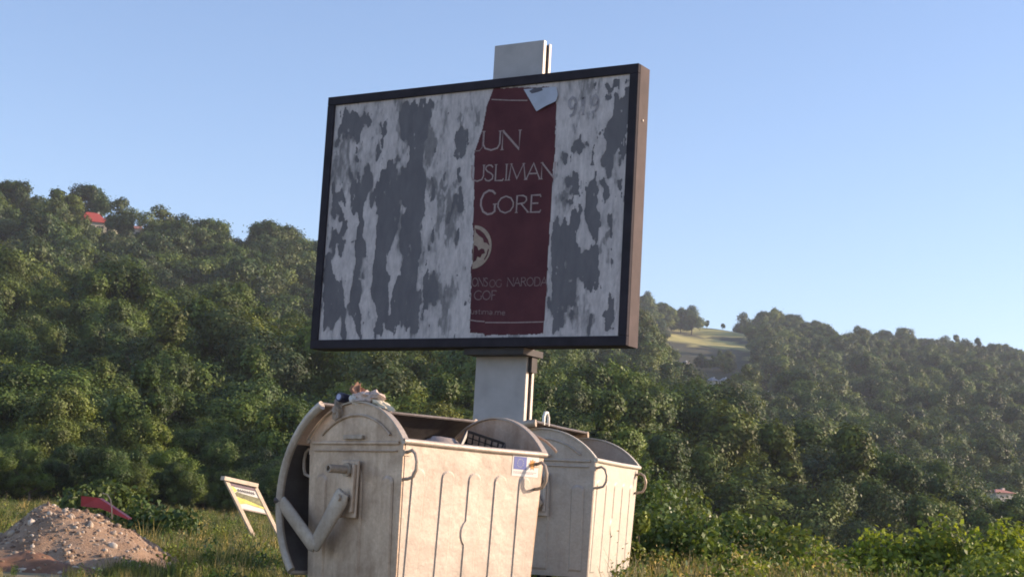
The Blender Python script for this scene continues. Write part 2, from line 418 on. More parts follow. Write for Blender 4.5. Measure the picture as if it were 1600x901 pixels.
# torn paper left on the board: outlines of the bare patches, read from the photograph
def z1(*p): return [(490+x/4.292, 140+y/4.292) for x, y in p]
def z2(*p): return [(490+x/4.292, 340+y/4.292) for x, y in p]
def z3(*p): return [(840+x/4.095, 110+y/4.095) for x, y in p]
def z4(*p): return [(840+x/4.095, 320+y/4.095) for x, y in p]
BARE = [
 z1((210,130),(280,150),(360,140),(385,230),(340,250),(330,300),(290,330),(280,420),(300,500),(270,500),(268,300),(190,290),(195,200)),
 z1((145,280),(190,285),(165,380),(150,380)), z1((440,235),(490,230),(480,280),(440,275)),
 z1((465,280),(480,300),(470,390),(430,480),(415,470),(455,380)),
 z1((560,130),(620,80),(700,80),(810,70),(790,120),(760,250),(740,400),(725,520),(745,620),(740,700),(725,905),(595,905),(640,760),(600,790),(585,740),(565,790),(575,905),(420,905),(410,760),(380,780),(400,660),(440,590),(460,540),(490,500),(520,500),(590,400),(550,500),(545,560),(580,570),(600,480),(620,520),(640,480),(630,380),(590,300),(570,220)),
 z1((225,540),(250,600),(320,640),(335,540),(390,530),(385,690),(350,760),(320,905),(270,830),(230,700),(220,620)),
 z1((110,650),(200,700),(205,780),(150,760),(200,850),(160,880),(110,800)), z1((110,800),(150,850),(140,905),(100,905)),
 z1((950,280),(1010,250),(1030,300),(1030,380),(990,450),(940,470),(930,440),(960,370)),
 z1((765,545),(800,550),(800,610),(780,610)), z1((865,560),(885,560),(875,640),(862,630)), z1((960,520),(990,500),(980,640),(955,640)),
 z1((985,620),(1000,640),(1000,780),(950,830),(900,860),(890,800),(970,760)), z1((790,630),(810,640),(810,700),(790,740),(760,740)),
 z1((850,400),(900,395),(895,430),(860,430)), z1((1010,140),(1018,140),(1018,190),(1010,185)),z1((800,410),(812,410),(812,450),(798,450)),
 z2((80,250),(120,330),(140,440),(180,420),(205,480),(205,560),(220,815),(170,815),(180,660),(130,740),(100,760),(60,780),(50,700),(60,420)),
 z2((130,-5),(230,-5),(230,80),(180,130),(230,200),(200,260),(170,290),(150,190),(125,260),(105,230),(115,100),(180,100),(190,50)),
 z2((270,160),(340,100),(345,250),(320,330),(305,420),(320,500),(305,810),(280,760),(220,620),(240,540),(260,440),(270,330),(270,240)),
 z2((300,-5),(330,-5),(330,90),(300,150),(260,180)),
 z2((420,-5),(570,-5),(570,100),(530,130),(495,200),(490,370),(510,430),(505,520),(520,700),(500,740),(470,690),(465,800),(410,800),(405,640),(395,560),(390,400),(410,270),(400,180),(420,100)),
 z2((590,-5),(725,-5),(725,200),(700,300),(695,420),(710,480),(700,600),(705,660),(695,800),(640,790),(590,740),(560,620),(540,640),(540,780),(515,740),(510,600),(530,450),(575,400),(580,240),(580,100)),
 z2((750,340),(790,330),(800,370),(830,410),(825,520),(790,570),(740,620),(725,540),(735,430)),
 z2((950,90),(990,40),(975,150),(965,220),(950,160)), z2((790,50),(820,40),(800,120)), z2((760,190),(780,190),(760,260),(750,270)),
 z2((945,350),(980,350),(980,385),(950,385)), z2((920,640),(945,640),(940,658),(922,656)), z2((920,700),(945,705),(935,718)), z2((365,620),(385,630),(380,655),(365,650)),z2((740,800),(780,765),(760,805)),
 z3((490,160),(585,120),(580,300),(560,480),(565,580),(520,590),(510,530),(480,580),(470,690),(450,690),(420,640),(400,540),(430,460),(420,400),(430,340),(470,310)),
 z3((430,70),(520,60),(525,110),(500,100),(470,130),(435,120)), z3((435,180),(465,160),(470,210),(435,230)), z3((545,70),(570,70),(570,140),(550,120)),
 z3((205,460),(270,390),(300,430),(400,370),(420,390),(330,420),(300,460),(290,520),(230,510)), z3((160,520),(185,540),(180,600),(160,590)),
 z3((335,480),(365,480),(350,540),(330,545)), z3((320,590),(350,560),(360,620),(320,620)),
 z3((190,670),(250,690),(265,720),(265,800),(190,870),(120,895),(130,870),(190,850),(220,770),(185,740)),
 z3((300,710),(350,670),(380,740),(380,905),(300,905)), z3((390,690),(440,680),(450,730),(460,830),(415,860),(420,760)), z3((500,740),(530,720),(535,810),(490,800)),
 z4((100,170),(150,110),(200,60),(260,-5),(270,60),(250,200),(260,300),(290,330),(315,260),(350,300),(385,300),(390,500),(345,560),(330,520),(270,520),(245,490),(245,660),(220,680),(200,630),(160,680),(150,740),(150,835),(85,835),(100,700),(55,620),(60,600),(90,640),(105,500),(80,330)),
 z4((300,-5),(380,-5),(390,60),(420,90),(400,190),(370,290),(345,230),(320,120)), z4((450,50),(485,110),(455,250),(480,370),(465,370),(445,260)),
 z4((440,600),(475,650),(470,760),(430,770),(410,740),(430,670)), z4((265,720),(290,760),(280,770)), z4((310,780),(345,710),(340,780),(320,820)), z4((190,725),(240,730),(220,752)),
 z4((455,780),(500,770),(490,800),(460,800)),
]
PAPER_BITS = [z4((165,465),(228,470),(225,500),(205,495)), z4((165,352),(185,352),(185,375),(165,375)), z4((165,75),(200,70),(200,110),(175,120)),
              z2((495,200),(575,180),(578,380),(515,410),(490,340)), z3((510,480),(555,470),(550,495),(515,500)), z3((500,240),(540,238),(540,250),(500,252))]
POSTER = [(771,138),(822,137),(866,136),(868,165),(866,235),(863,275),(858,350),(853,440),(848,522),(757,524),(756,521),(733,519),(736,420),(740,300),(740,240),(752,205),(760,165)]
def tolocal(poly): return [loc(x, y) for x, y in poly]
RES = .008
ix0, ix1, iz0, iz1 = xa+FWD-.004, xb-FWD+.004, Z0+FWD-.004, Z1-FWD+.004
gx_ = np.arange(ix0, ix1, RES); gz_ = np.arange(iz0, iz1, RES)
GX, GZ = np.meshgrid(gx_, gz_, indexing='ij')
def warp(amp, s, k):
    return GX+amp*fbm(GX*s, GZ*s*.5, 40+k), GZ+amp*2.2*fbm(GX*s, GZ*s*.5, 60+k)
WX, WZ = warp(.05, 11, 0)
WX = WX+.026*fbm(GX*26, GZ*10, 140); WZ = WZ+.16*fbm(GX*24, GZ*3.5, 150)+.07*fbm(GX*55, GZ*12, 160)
bare = np.zeros(GX.shape, bool)
for p in BARE: bare |= inpoly(WX, WZ, tolocal(p))
for p in PAPER_BITS: bare &= ~inpoly(WX, WZ, tolocal(p))
streak = fbm(GX*14, GZ*2.6, 80)+.6*fbm(GX*30, GZ*12, 90)
# ragged flakes where a patch meets paper
def blur(a, n):
    a = a.astype(float)
    for _ in range(n):
        a = (a+np.roll(a, 1, 0)+np.roll(a, -1, 0)+np.roll(a, 1, 1)+np.roll(a, -1, 1))/5
    return a
soft = blur(bare, 5)
bare = (soft+.34*streak+.42*fbm(GX*24, GZ*7, 95)+.34*fbm(GX*60, GZ*26, 97)) > .5
bare |= (streak > .70)
thin = fbm(GX*22, GZ*3.5, 191)+.5*fbm(GX*50, GZ*18, 195)
bare |= (thin > .66) & (blur(bare, 26) > .04)
bare &= ~((thin < -.66) & bare)
poster_mask = inpoly(GX+.028*fbm(GX*9, GZ*9, 5)*(.4+fbm(GX*2, GZ*2, 7)), GZ+.012*fbm(GX*16, GZ*16, 6), tolocal(POSTER))
def grid_obj(name, mask, y, material, parent, attrs):
    nx, nz = GX.shape
    id_ = np.arange(nx*nz).reshape(nx, nz)
    cm = mask[:-1, :-1]
    q = np.stack([id_[:-1, :-1], id_[1:, :-1], id_[1:, 1:], id_[:-1, 1:]], -1)[cm]
    used = np.unique(q); remap = np.full(nx*nz, -1); remap[used] = np.arange(len(used))
    V = np.stack([GX, np.broadcast_to(y, GX.shape), GZ], -1).reshape(-1, 3)[used]
    o = mesh_np(name, V, remap[q], material, parent)
    for k, a in attrs.items(): add_attr(o, k, np.broadcast_to(a, GX.shape).ravel()[used])
    return o
mp_, nt, b = mat('weathered_paper')
a1 = N(nt, 'ShaderNodeAttribute', attribute_name='wear')
c = ramp(nt, a1.outputs['Fac'], [(0, (.25, .235, .235)), (.2, (.38, .355, .35)), (.42, (.53, .485, .475)), (1, (.65, .595, .575))])
c = mixc(nt, ramp(nt, noise(nt, 7, 6, .7, objcoord(nt, (3, 1, 1))), [(.35, (.75, .75, .78)), (.65, (1.04, 1.02, 1.0))]), (0, 0, 0), c, 'MIX')
nt.links.new(c, b.inputs['Base Color']); b.inputs['Roughness'].default_value = .9; b.inputs['Specular IOR Level'].default_value = .2
wear = np.clip(.60-.55*blur(bare, 20)+.6*fbm(GX*3.2, GZ*1.6, 33)+.45*fbm(GX*15, GZ*4, 35)+.3*fbm(GX*40, GZ*14, 36)+.08, 0, 1)
lowleft = .35*np.exp(-(((GX-(loc(690, 290)[0]))/.55)**2+((GZ-loc(690, 290)[1])/.9)**2))
lay = fbm(GX*5+.6*fbm(GX*9, GZ*4, 170), GZ*1.7, 172)+.35*fbm(GX*26, GZ*8, 174)
wear = np.clip(wear-.34*sstep(.20, .27, lay)+.12*sstep(.22, .28, -lay), 0, 1)
wear = np.clip(wear-lowleft*(.5+fbm(GX*6, GZ*3, 37)), 0, 1)
tp = grid_obj('torn_paper', ~bare & ~poster_mask, .0085+.0025*fbm(GX*5, GZ*3, 44), mp_, bb, {'wear': wear})
tp['kind'] = 'stuff'; tp['label'] = 'pale weathered paper torn away in vertical strips'
mr, nt, b = mat('dark_red_poster')
oc = objcoord(nt)
nt.links.new(ramp(nt, noise(nt, 2.2, 6, .6, oc), [(.3, (.070, .023, .030)), (.7, (.115, .040, .046))]), b.inputs['Base Color'])
b.inputs['Roughness'].default_value = .8; b.inputs['Specular IOR Level'].default_value = .12
px_fold = loc(762, 440)[0]
bump(nt, b, noise(nt, 4, 5, .6, objcoord(nt, (2.5, 1, 1))), .6, .03)
yp = .0055+.002*fbm(GX*3, GZ*2, 51)+.003*(GX > px_fold+.02*fbm(GX*0, GZ*2, 52))
po = grid_obj('poster', poster_mask, yp, mr, bb, {})
po['label'] = 'dark red poster strip with pale lettering'
# folded paper flap over the poster's top
fl = [loc(x, y, -.02) for x, y in ((817, 139), (838, 174), (852, 166), (868, 158), (871, 148), (868, 135))]
mfl = MB(); mfl.add([(x, -.004-.012*i, z) for (x, z), i in zip(fl, (0, 1.2, 1.4, .8, .3, 0))], [(0, 1, 2), (0, 2, 5), (2, 3, 5), (3, 4, 5)])
mfl.build('paper_flap', plain('pale_blue_paper', (.42, .45, .52), .8, 0, .12, 5), bb)
db = [loc(x, y, -.02) for x, y in ((826, 142), (835, 137), (846, 136), (847, 141), (838, 144), (830, 146))]
MB().prism(db, lambda x, z: (x, -.009, z), lambda x, z: (x, -.0075, z)).build('stain', plain('dark_stain', (.09, .09, .11), .9), bb)

# lettering: thin roman capitals drawn as strokes
GL = {
 'U': (.70, [[(0,1),(0,.32),(.08,.1),(.32,0),(.56,.1),(.64,.32),(.64,1)]], [(0,1),(.64,1)]),
 'J': (.40, [[(.3,1),(.3,.2),(.2,.02),(.0,.0)]], [(.3,1)]),
 'N': (.78, [[(.04,0),(.04,1),(.70,0),(.70,1)]], [(.04,0),(.04,1),(.70,1)]),
 'S': (.50, [[(.42,.84),(.34,.96),(.2,1),(.06,.9),(.04,.74),(.14,.6),(.32,.48),(.44,.34),(.42,.12),(.26,0),(.1,.03),(.02,.17)]], []),
 'L': (.52, [[(.08,1),(.08,0),(.46,0),(.50,.12)]], [(.08,1)]),
 'I': (.24, [[(.12,0),(.12,1)]], [(.12,0),(.12,1)]),
 'M': (.92, [[(.02,0),(.12,1),(.44,.08),(.76,1),(.88,0)]], [(.02,0),(.12,1),(.76,1),(.88,0)]),
 'A': (.74, [[(.0,0),(.35,1),(.70,0)],[(.14,.36),(.56,.36)]], [(0,0),(.70,0)]),
 'G': (.80, [[(.70,.84),(.56,.97),(.38,1),(.16,.88),(.04,.62),(.04,.38),(.16,.12),(.38,0),(.58,.03),(.70,.12),(.70,.42)]], [(.70,.42)]),
 'O': (.82, [[(.39,1),(.16,.88),(.04,.62),(.04,.38),(.16,.12),(.39,0),(.62,.12),(.74,.38),(.74,.62),(.62,.88),(.39,1)]], []),
 'R': (.66, [[(.08,0),(.08,1),(.36,1),(.50,.90),(.52,.72),(.42,.56),(.08,.50)],[(.28,.52),(.62,0)]], [(.08,0),(.62,0)]),
 'E': (.56, [[(.50,.88),(.48,1),(.08,1),(.08,0),(.48,0),(.52,.13)],[(.08,.52),(.40,.52)]], []),
 'D': (.76, [[(.08,0),(.08,1),(.36,1),(.58,.90),(.68,.64),(.68,.36),(.58,.10),(.36,0),(.08,0)]], []),
 'F': (.52, [[(.48,.88),(.46,1),(.08,1),(.08,0)],[(.08,.52),(.38,.52)]], [(.08,0)]),
 'u': (.5, [[(.04,.6),(.04,.12),(.2,0),(.38,.1)],[(.4,.6),(.4,0)]], []),
 's': (.4, [[(.32,.52),(.18,.6),(.06,.48),(.3,.2),(.2,0),(.04,.08)]], []),
 't': (.34, [[(.14,.8),(.14,.06),(.28,0)],[(.02,.6),(.28,.6)]], []),
 'i': (.2, [[(.1,0),(.1,.6)]], []),
 'm': (.8, [[(.04,0),(.04,.6)],[(.04,.5),(.2,.6),(.36,.5),(.36,0)],[(.36,.5),(.52,.6),(.68,.5),(.68,0)]], []),
 'a': (.5, [[(.06,.5),(.2,.6),(.36,.5),(.36,0)],[(.36,.3),(.1,.28),(.04,.1),(.18,0),(.36,.12)]], []),
 'n': (.5, [[(.04,0),(.04,.6)],[(.04,.5),(.22,.6),(.38,.5),(.38,0)]], []),
 'e': (.5, [[(.04,.32),(.4,.32),(.36,.54),(.2,.6),(.06,.46),(.04,.2),(.18,0),(.38,.06)]], []),
 '.': (.2, [[(.08,0),(.1,.08)]], []),
 '1': (.4, [[(.06,.82),(.2,1),(.2,0)]], [(.2,0)]),
 '9': (.6, [[(.5,.66),(.4,.46),(.2,.42),(.05,.58),(.06,.84),(.24,1),(.42,.92),(.5,.7),(.48,.36),(.34,.08),(.12,0)]], []),
 ' ': (.4, [], []),
}
def stroke(mb, pts, w, y):
    n = len(pts); L = []; Rr = []
    for i, p in enumerate(pts):
        a = pts[max(i-1, 0)]; c_ = pts[min(i+1, n-1)]
        dx, dz = c_[0]-a[0], c_[1]-a[1]; l = math.hypot(dx, dz) or 1
        nx, nz = -dz/l*w/2, dx/l*w/2
        if 0 < i < n-1:
            d1 = (p[0]-a[0], p[1]-a[1]); d2 = (c_[0]-p[0], c_[1]-p[1])
            cs = (d1[0]*d2[0]+d1[1]*d2[1])/((math.hypot(*d1)*math.hypot(*d2)) or 1)
            k = min(1.8, 1/max(.35, math.sqrt(max(0, (1+cs)/2)))); nx *= k; nz *= k
        L.append((p[0]+nx, y, p[1]+nz)); Rr.append((p[0]-nx, y, p[1]-nz))
    mb.add(L+Rr, [(i, i+1, n+i+1, n+i) for i in range(n-1)])
def text(name, s, pl, pr, top, parent, material, y=.0018, weight=.085, clip=None):
    """baseline from photo point pl to pr, cap height reaching photo point top (above pl)"""
    (x0, za), (x1, zb) = loc(*pl), loc(*pr); h = loc(*top)[1]-za
    wid = sum(GL[ch][0] for ch in s)-.08
    kx = (x1-x0)/wid; mb = MB(); cx = 0
    for ch in s:
        w, sts, ser = GL[ch]
        def mp(p): 
            X = x0+(cx+p[0])*kx
            return (X, za+(zb-za)*((X-x0)/(x1-x0))+p[1]*h)
        for st in sts: stroke(mb, [mp(p) for p in st], weight*h, y)
        for p in ser:
            q = mp(p); stroke(mb, [(q[0]-.10*h, q[1]), (q[0]+.10*h, q[1])], weight*h*.5, y-.0004)
        cx += w
    o = mb.build(name, material, parent); return o
M['ink'] = plain('pale_ink', (.32, .245, .235), .7, 0, .25, 30)
M['ink_dim'] = plain('faded_ink', (.19, .125, .125), .7, 0, .25, 30)
M['ghost'] = plain('ghost_ink', (.30, .28, .29), .85, 0, .35, 12)
text('lettering', 'UN', (754.5, 235), (811, 233), (754.5, 206), po, M['ink'])
text('lettering', 'J', (741, 236), (754, 236), (741, 205), po, M['ink_dim'], weight=.06)
text('lettering', 'USLIMAN', (736, 283.5), (866, 279), (736, 259), po, M['ink'])
text('lettering', 'G', (749, 335), (773, 334.5), (749, 298), po, M['ink'])
text('lettering', 'ORE', (776, 333), (843, 331), (776, 307), po, M['ink'])
text('lettering', 'ONS', (737, 447), (761, 447), (737, 434), po, M['ink_dim'], weight=.1)
text('lettering', 'OG', (764, 448.5), (783, 448), (764, 437), po, M['ink_dim'], weight=.08)
text('lettering', 'NARODA', (792, 447), (854, 446), (792, 434), po, M['ink_dim'], weight=.1)
text('lettering', 'GOF', (740, 468), (774, 468), (740, 454), po, M['ink_dim'], weight=.1)
text('lettering', 'ustima.me', (735, 490), (789, 492), (735, 481), po, M['ink_dim'], weight=.12)
text('ghost_numeral', '9', (887, 182), (899, 181), (887, 153), tp, M['ghost'], y=.0045, weight=.16)
text('ghost_numeral', '1', (905, 180), (914, 179), (905, 152), tp, M['ghost'], y=.0045, weight=.13)
text('ghost_numeral', '9', (921, 176), (934, 175), (921, 150), tp, M['ghost'], y=.0045, weight=.14)
for (a, c_) in (((768, 155.5), (824, 157)), ((733, 499.5), (757, 502)), ((758, 503.5), (849, 502.5))):
    mb = MB(); stroke(mb, [loc(*a), loc((a[0]+c_[0])/2, (a[1]+c_[1])/2+.6), loc(*c_)], .012, .0018); mb.build('poster_rule', M['ink'], po)
# half emblem at the poster's torn edge
ecx, ecz = loc(739, 386); er = abs(loc(739, 386)[1]-loc(739, 420)[1])
mb = MB(); mb.add([(ecx, .002, ecz)]+[(ecx+er*.98*math.sin(a), .002, ecz+er*math.cos(a)) for a in np.linspace(.02, math.pi-.02, 24)], [(0, i, i+1) for i in range(1, 24)])
em = mb.build('emblem', plain('emblem_cream', (.34, .26, .20), .7, 0, .2, 14), po)
mb = MB()
for poly in ([(.05,.86),(.30,.78),(.55,.60),(.78,.30),(.88,.02),(.72,.16),(.56,.20),(.50,.38),(.30,.50),(.12,.66)],
             [(.05,.10),(.22,.02),(.30,-.16),(.46,-.08),(.60,-.12),(.66,-.30),(.50,-.34),(.42,-.50),(.26,-.44),(.20,-.62),(.05,-.70),(.03,-.3)],
             [(.80,-.10),(.86,-.14),(.80,-.40),(.66,-.62),(.62,-.58),(.74,-.36)]):
    q = [(ecx+er*x, ecz+er*z) for x, z in poly]
    mb.prism(q, lambda x, z: (x, .0004, z), lambda x, z: (x, .0014, z))
mb.build('emblem_figure', mr, em)

# post: two flange plates with a dark web between, standing behind the box
PD = DEP+.012
pxl = loc(742, 600, PD)[0]; pxr = loc(820, 600, PD)[0]
ptop = loc(773, 72, PD)[1]; pcl = loc(780, 556, PD)[1]
PT = .17
post = MB().box2((pxl, PD, -.3), (pxr, PD+.012, pcl)).build('post_plate', M['post'], bb, bevel=.003)
MB().box2((pxl, PD, Z1-.3), (pxr, PD+.012, ptop)).build('post_plate', M['post'], bb, bevel=.003)
MB().box2((pxl, PD+PT-.012, -.3), (pxr, PD+PT, ptop-.01)).build('post_plate', M['post'], bb, bevel=.003)
MB().box2((pxl+.05, PD+.014, -.3), (pxr-.035, PD+PT-.014, ptop-.02)).build('post_web', M['post_dark'], bb)
for z_a, z_b in ((-.3, pcl), (Z1-.3, ptop)):
    MB().box2((pxr-.004, PD-.002, z_a), (pxr+.012, PD+.052, z_b-.004)).build('post_flange', M['post_edge'], bb)
    MB().box2((pxr-.004, PD+PT-.042, z_a), (pxr+.012, PD+PT+.002, z_b-.012)).build('post_flange', M['post_edge'], bb)
MB().box2((pxl-.03, .05, Z0-.075), (pxr+.09, PD+PT+.05, Z0-.003)).build('bracket', M['post_dark'], bb)
MB().box2((pxl+.55, PD+.03, Z0-.25), (pxr+.06, PD+PT-.02, Z0-.078)).build('bracket', M['post_dark'], bb)

# ------------------------------------------------------------------ waste containers
L_, D_, RIM, CY, CZ, RA = 1.37, 1.10, 1.215, .55, .78, .70
ZB = .11
def fy(z): return .045*(RIM-z)/(RIM-ZB)           # front leans in towards the bottom
def ex(z): return .045*max(0, RIM-z)/(RIM-ZB)      # ends too
def lp(th, r, x=0.0): return (x, CY-r*math.cos(th), CZ+r*math.sin(th))
def arc(a0, a1, r, x, n=28): return [lp(R_(a0+(a1-a0)*i/n), r, x) for i in range(n+1)]
def rib_mb(w, ztop, zbot, n=8, disc=None):
    """raised rib outline in (u, z), u from -w/2 to w/2"""
    o = []
    for i in range(n+1):
        a = math.pi*i/n; o.append((math.cos(a)*w/2, ztop-w*.35+math.sin(a)*w*.35))
    if disc:
        zc, r = disc; h = math.sqrt(r*r-(w/2)**2)
        left = [(-w/2, zc+h)]+[(-r*math.sin(a), zc+r*math.cos(a)) for a in np.linspace(math.asin(w/2/r)+.2, math.pi-math.asin(w/2/r)-.2, 9)]+[(-w/2, zc-h)]
        o += left+[(-w/2, zbot), (w/2, zbot)]+[(-x, z) for x, z in left[::-1]]
    else: o += [(-w/2, zbot), (w/2, zbot)]
    return o
def container(name, label, loc_, rz, lid0, lid1, mbody, mend):
    t = empty(name, loc_, rz); tag(t, label, 'waste container', 'steel waste containers under the billboard')
    # ends: arched slabs
    for side in (0, 1):
        xo = (lambda z: ex(z)) if side == 0 else (lambda z: L_-ex(z))
        sg = 1 if side == 0 else -1
        a0 = math.degrees(math.acos((CY-0.004)/RA))
        prof = [(p[1], p[2]) for p in arc(a0, 180-a0, RA, 0)]+[(D_-.004, RIM-.005), (D_-fy(.7), .7), (D_-fy(ZB), ZB), (fy(ZB)+.004, ZB), (fy(.7)+.004, .7), (.004, RIM-.005)]
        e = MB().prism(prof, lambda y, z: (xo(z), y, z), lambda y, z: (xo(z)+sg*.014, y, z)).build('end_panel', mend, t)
        # rolled flange along the arch
        fl_ = MB()
        A = arc(a0-1, 181-a0, RA+.004, 0)
        for i in range(len(A)-1):
            y0, z0 = A[i][1:]; y1, z1_ = A[i+1][1:]
            n0 = ((y0-CY)/RA, (z0-CZ)/RA); n1 = ((y1-CY)/RA, (z1_-CZ)/RA)
            xs = (-.020, .030) if side == 0 else (L_-.030, L_+.020)
            q = [(xs[0], y0, z0), (xs[1], y0, z0), (xs[1], y1, z1_), (xs[0], y1, z1_)]
            q2 = [(x, y+n[0]*.012, z+n[1]*.012) for (x, y, z), n in zip(q, (n0, n0, n1, n1))]
            fl_.add(q+q2, [(0, 1, 2, 3), (7, 6, 5, 4), (0, 4, 5, 1), (3, 2, 6, 7), (0, 3, 7, 4), (1, 5, 6, 2)])
        fl_.build('arch_flange', mbody, e, smooth=True)
        # inner pressed arch, crease, ribs
        xs = -.006 if side == 0 else L_+.006
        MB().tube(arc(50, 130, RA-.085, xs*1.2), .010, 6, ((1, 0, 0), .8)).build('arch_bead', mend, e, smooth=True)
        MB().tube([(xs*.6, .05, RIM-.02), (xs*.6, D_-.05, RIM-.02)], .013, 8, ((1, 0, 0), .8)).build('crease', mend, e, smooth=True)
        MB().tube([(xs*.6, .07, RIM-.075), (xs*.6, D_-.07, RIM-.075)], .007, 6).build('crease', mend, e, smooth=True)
        MB().box2((xs-.018*sg, CY-.10, RIM+.005), (xs+.004*sg, CY+.12, RIM+.035)).build('lid_stop', M['arm'], e, bevel=.005)
        for yc in (.17, .93 if True else 0):
            rb = rib_mb(.13, .97, .16)
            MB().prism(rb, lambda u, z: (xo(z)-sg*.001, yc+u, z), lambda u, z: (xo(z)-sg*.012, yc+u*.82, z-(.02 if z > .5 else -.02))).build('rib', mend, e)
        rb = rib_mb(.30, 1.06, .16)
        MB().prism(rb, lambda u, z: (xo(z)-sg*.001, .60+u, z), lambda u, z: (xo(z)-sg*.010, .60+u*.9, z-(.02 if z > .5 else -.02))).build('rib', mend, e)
        # bracket plate, lifting trunnion, pivot
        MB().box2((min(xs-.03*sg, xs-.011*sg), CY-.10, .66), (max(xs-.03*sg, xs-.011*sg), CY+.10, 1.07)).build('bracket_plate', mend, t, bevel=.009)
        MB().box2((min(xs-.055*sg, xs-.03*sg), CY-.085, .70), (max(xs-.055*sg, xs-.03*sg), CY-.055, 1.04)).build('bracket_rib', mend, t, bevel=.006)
        ox = xs-.02*sg
        ring = MB(); n = 16
        for k in range(n):
            a, b_ = 2*math.pi*k/n, 2*math.pi*(k+1)/n
            pt = lambda x, r, an: (x, CY+r*math.cos(an), 1.0+r*math.sin(an))
            x1_ = ox-.20*sg
            ring.add([pt(ox, .030, a), pt(ox, .030, b_), pt(x1_, .030, b_), pt(x1_, .030, a), pt(x1_, .019, a), pt(x1_, .019, b_), pt(x1_+.10*sg, .019, b_), pt(x1_+.10*sg, .019, a)],
                     [(0, 1, 2, 3), (3, 2, 5, 4), (4, 5, 6, 7)])
        ring.build('trunnion', M['arm'], t, smooth=True)
        MB().tube([(ox-.025*sg, CY, 1.0), (ox-.045*sg, CY, 1.0)], .05, 14).build('trunnion_collar', M['arm'], t, smooth=True)
        # lid arm
        dth = R_(lid0-116); ca, sa = math.cos(dth), math.sin(dth)
        def q(dy, dz, x): return (x, CY+dy*ca+dz*sa, CZ+.02-dy*sa+dz*ca) if True else None
        xa_ = xs-.085*sg
        arm = MB()
        arm.tube([q(-.02, .04, xa_), q(.0, .0, xa_), q(.27, -.345, xa_), q(.285, -.37, xa_)], [.062, .084, .066, .045], 14, ((1, 0, 0), .24))
        arm.tube([q(.26, -.36, xa_-.004*sg), q(.30, -.34, xa_-.004*sg), q(.66, -.09, xa_), q(.72, -.05, xa_)], [.042, .060, .058, .052], 14, ((1, 0, 0), .30))
        ao = arm.build('lid_arm', M['arm'], t, smooth=True, auto=1.2)
        MB().tube([q(0, 0, xs-.02*sg), q(0, 0, xa_-.036*sg)], .026, 6).build('pivot_bolt', M['arm'], ao, smooth=True)
        MB().tube([q(.70, -.05, xa_+.03*sg), q(.78, -.04, xa_-.02*sg)], .022, 8).build('pin', M['lid'], ao, smooth=True)
    MB().prism([(0.0, 1), (L_, 1)], lambda a, b_: (0, 0, 0), lambda a, b_: (0, 0, 0)) if False else None
    # front and back panels, floor
    for nm, sgn, y0 in (('front_panel', 1, 0.0), ('back_panel', -1, D_)):
        V = []
        for z in (ZB, RIM-.012):
            for x in (ex(z)+.016, L_-ex(z)-.016):
                for dd in (0, .014): V.append((x, y0+sgn*(fy(z)+dd), z))
        p = MB().add(V, [(0, 2, 3, 1), (4, 5, 7, 6), (0, 4, 6, 2), (1, 3, 7, 5), (0, 1, 5, 4), (2, 6, 7, 3)]).build(nm, mbody, t)
        for i, xc in enumerate((.155, .43, .685, .94, 1.185)):
            rb = rib_mb(.125, 1.035, .15, disc=(.60, .105) if i == 2 else None)
            MB().prism(rb, lambda u, z: (xc+u, y0+sgn*(fy(z)+.002), z), lambda u, z: (xc+u*.84, y0+sgn*(fy(z)-.008), z-(.018 if z > .9 else 0)+(.018 if z < .3 else 0))).build('rib', mbody, p)
    MB().box2((ex(ZB)+.02, fy(ZB)+.02, ZB+.002), (L_-ex(ZB)-.02, D_-fy(ZB)-.02, ZB+.02)).build('floor_panel', mbody, t)
    MB().tube([(-.012, -.006, RIM-.006), (L_*.3, -.006, RIM-.009), (L_*.6, -.007, RIM-.011), (L_+.012, -.006, RIM-.006)], .021, 12).build('rim_tube', mbody, t, smooth=True)
    MB().tube([(-.012, D_+.006, RIM-.006), (L_+.012, D_+.006, RIM-.006)], .021, 12).build('rim_tube', mbody, t, smooth=True)
    for xh in (.035, L_-.075):
        for yb, s2 in ((0.0, -1), (D_, 1)):
            z_ = 1.13
            P = [(xh, yb-s2*.015, z_), (xh, yb+s2*.05, z_+.018), (xh, yb+s2*.085, z_-.005), (xh+.004, yb+s2*.105, z_-.06), (xh+.004, yb+s2*.10, z_-.12), (xh, yb+s2*.075, z_-.165), (xh, yb+s2*.02, z_-.18), (xh, yb-s2*.03, z_-.182)]
            MB().tube(P, .0125, 8).build('handle', M['arm'], t, smooth=True)
            MB().box2((xh-.03, yb-.004 if s2 < 0 else yb-.02, z_-.02), (xh+.03, yb+.02 if s2 < 0 else yb+.004, z_+.02)).build('handle_plate', M['arm'], t)
    # wheels
    for xw in (.22, L_-.22):
        for yw in (.22, D_-.22):
            wh = MB().tube([(xw-.025, yw, .075), (xw+.025, yw, .075)], .075, 18).build('wheel', M['black'], t, smooth=True)
            for xf in (xw-.045, xw+.032):
                MB().box2((xf, yw-.03, .06), (xf+.013, yw+.03, ZB)).build('fork', M['arm'], wh)
    # lid: a curved sheet swung back about the pivots
    RL = .765; n = 40; ld = MB()
    for i in range(n+1):
        th = R_(lid0+(lid1-lid0)*i/n)
        ld.v += [lp(th, RL, -.075), lp(th, RL+.012, -.075), lp(th, RL, L_+.075), lp(th, RL+.012, L_+.075)]
    for i in range(n):
        k = 4*i
        ld.f += [(k, k+4, k+6, k+2), (k+1, k+3, k+7, k+5), (k, k+1, k+5, k+4), (k+2, k+6, k+7, k+3)]
    ld.f += [(0, 2, 3, 1), (4*n, 4*n+1, 4*n+3, 4*n+2)]
    lid = ld.build('lid', M['lid'], t, smooth=True)
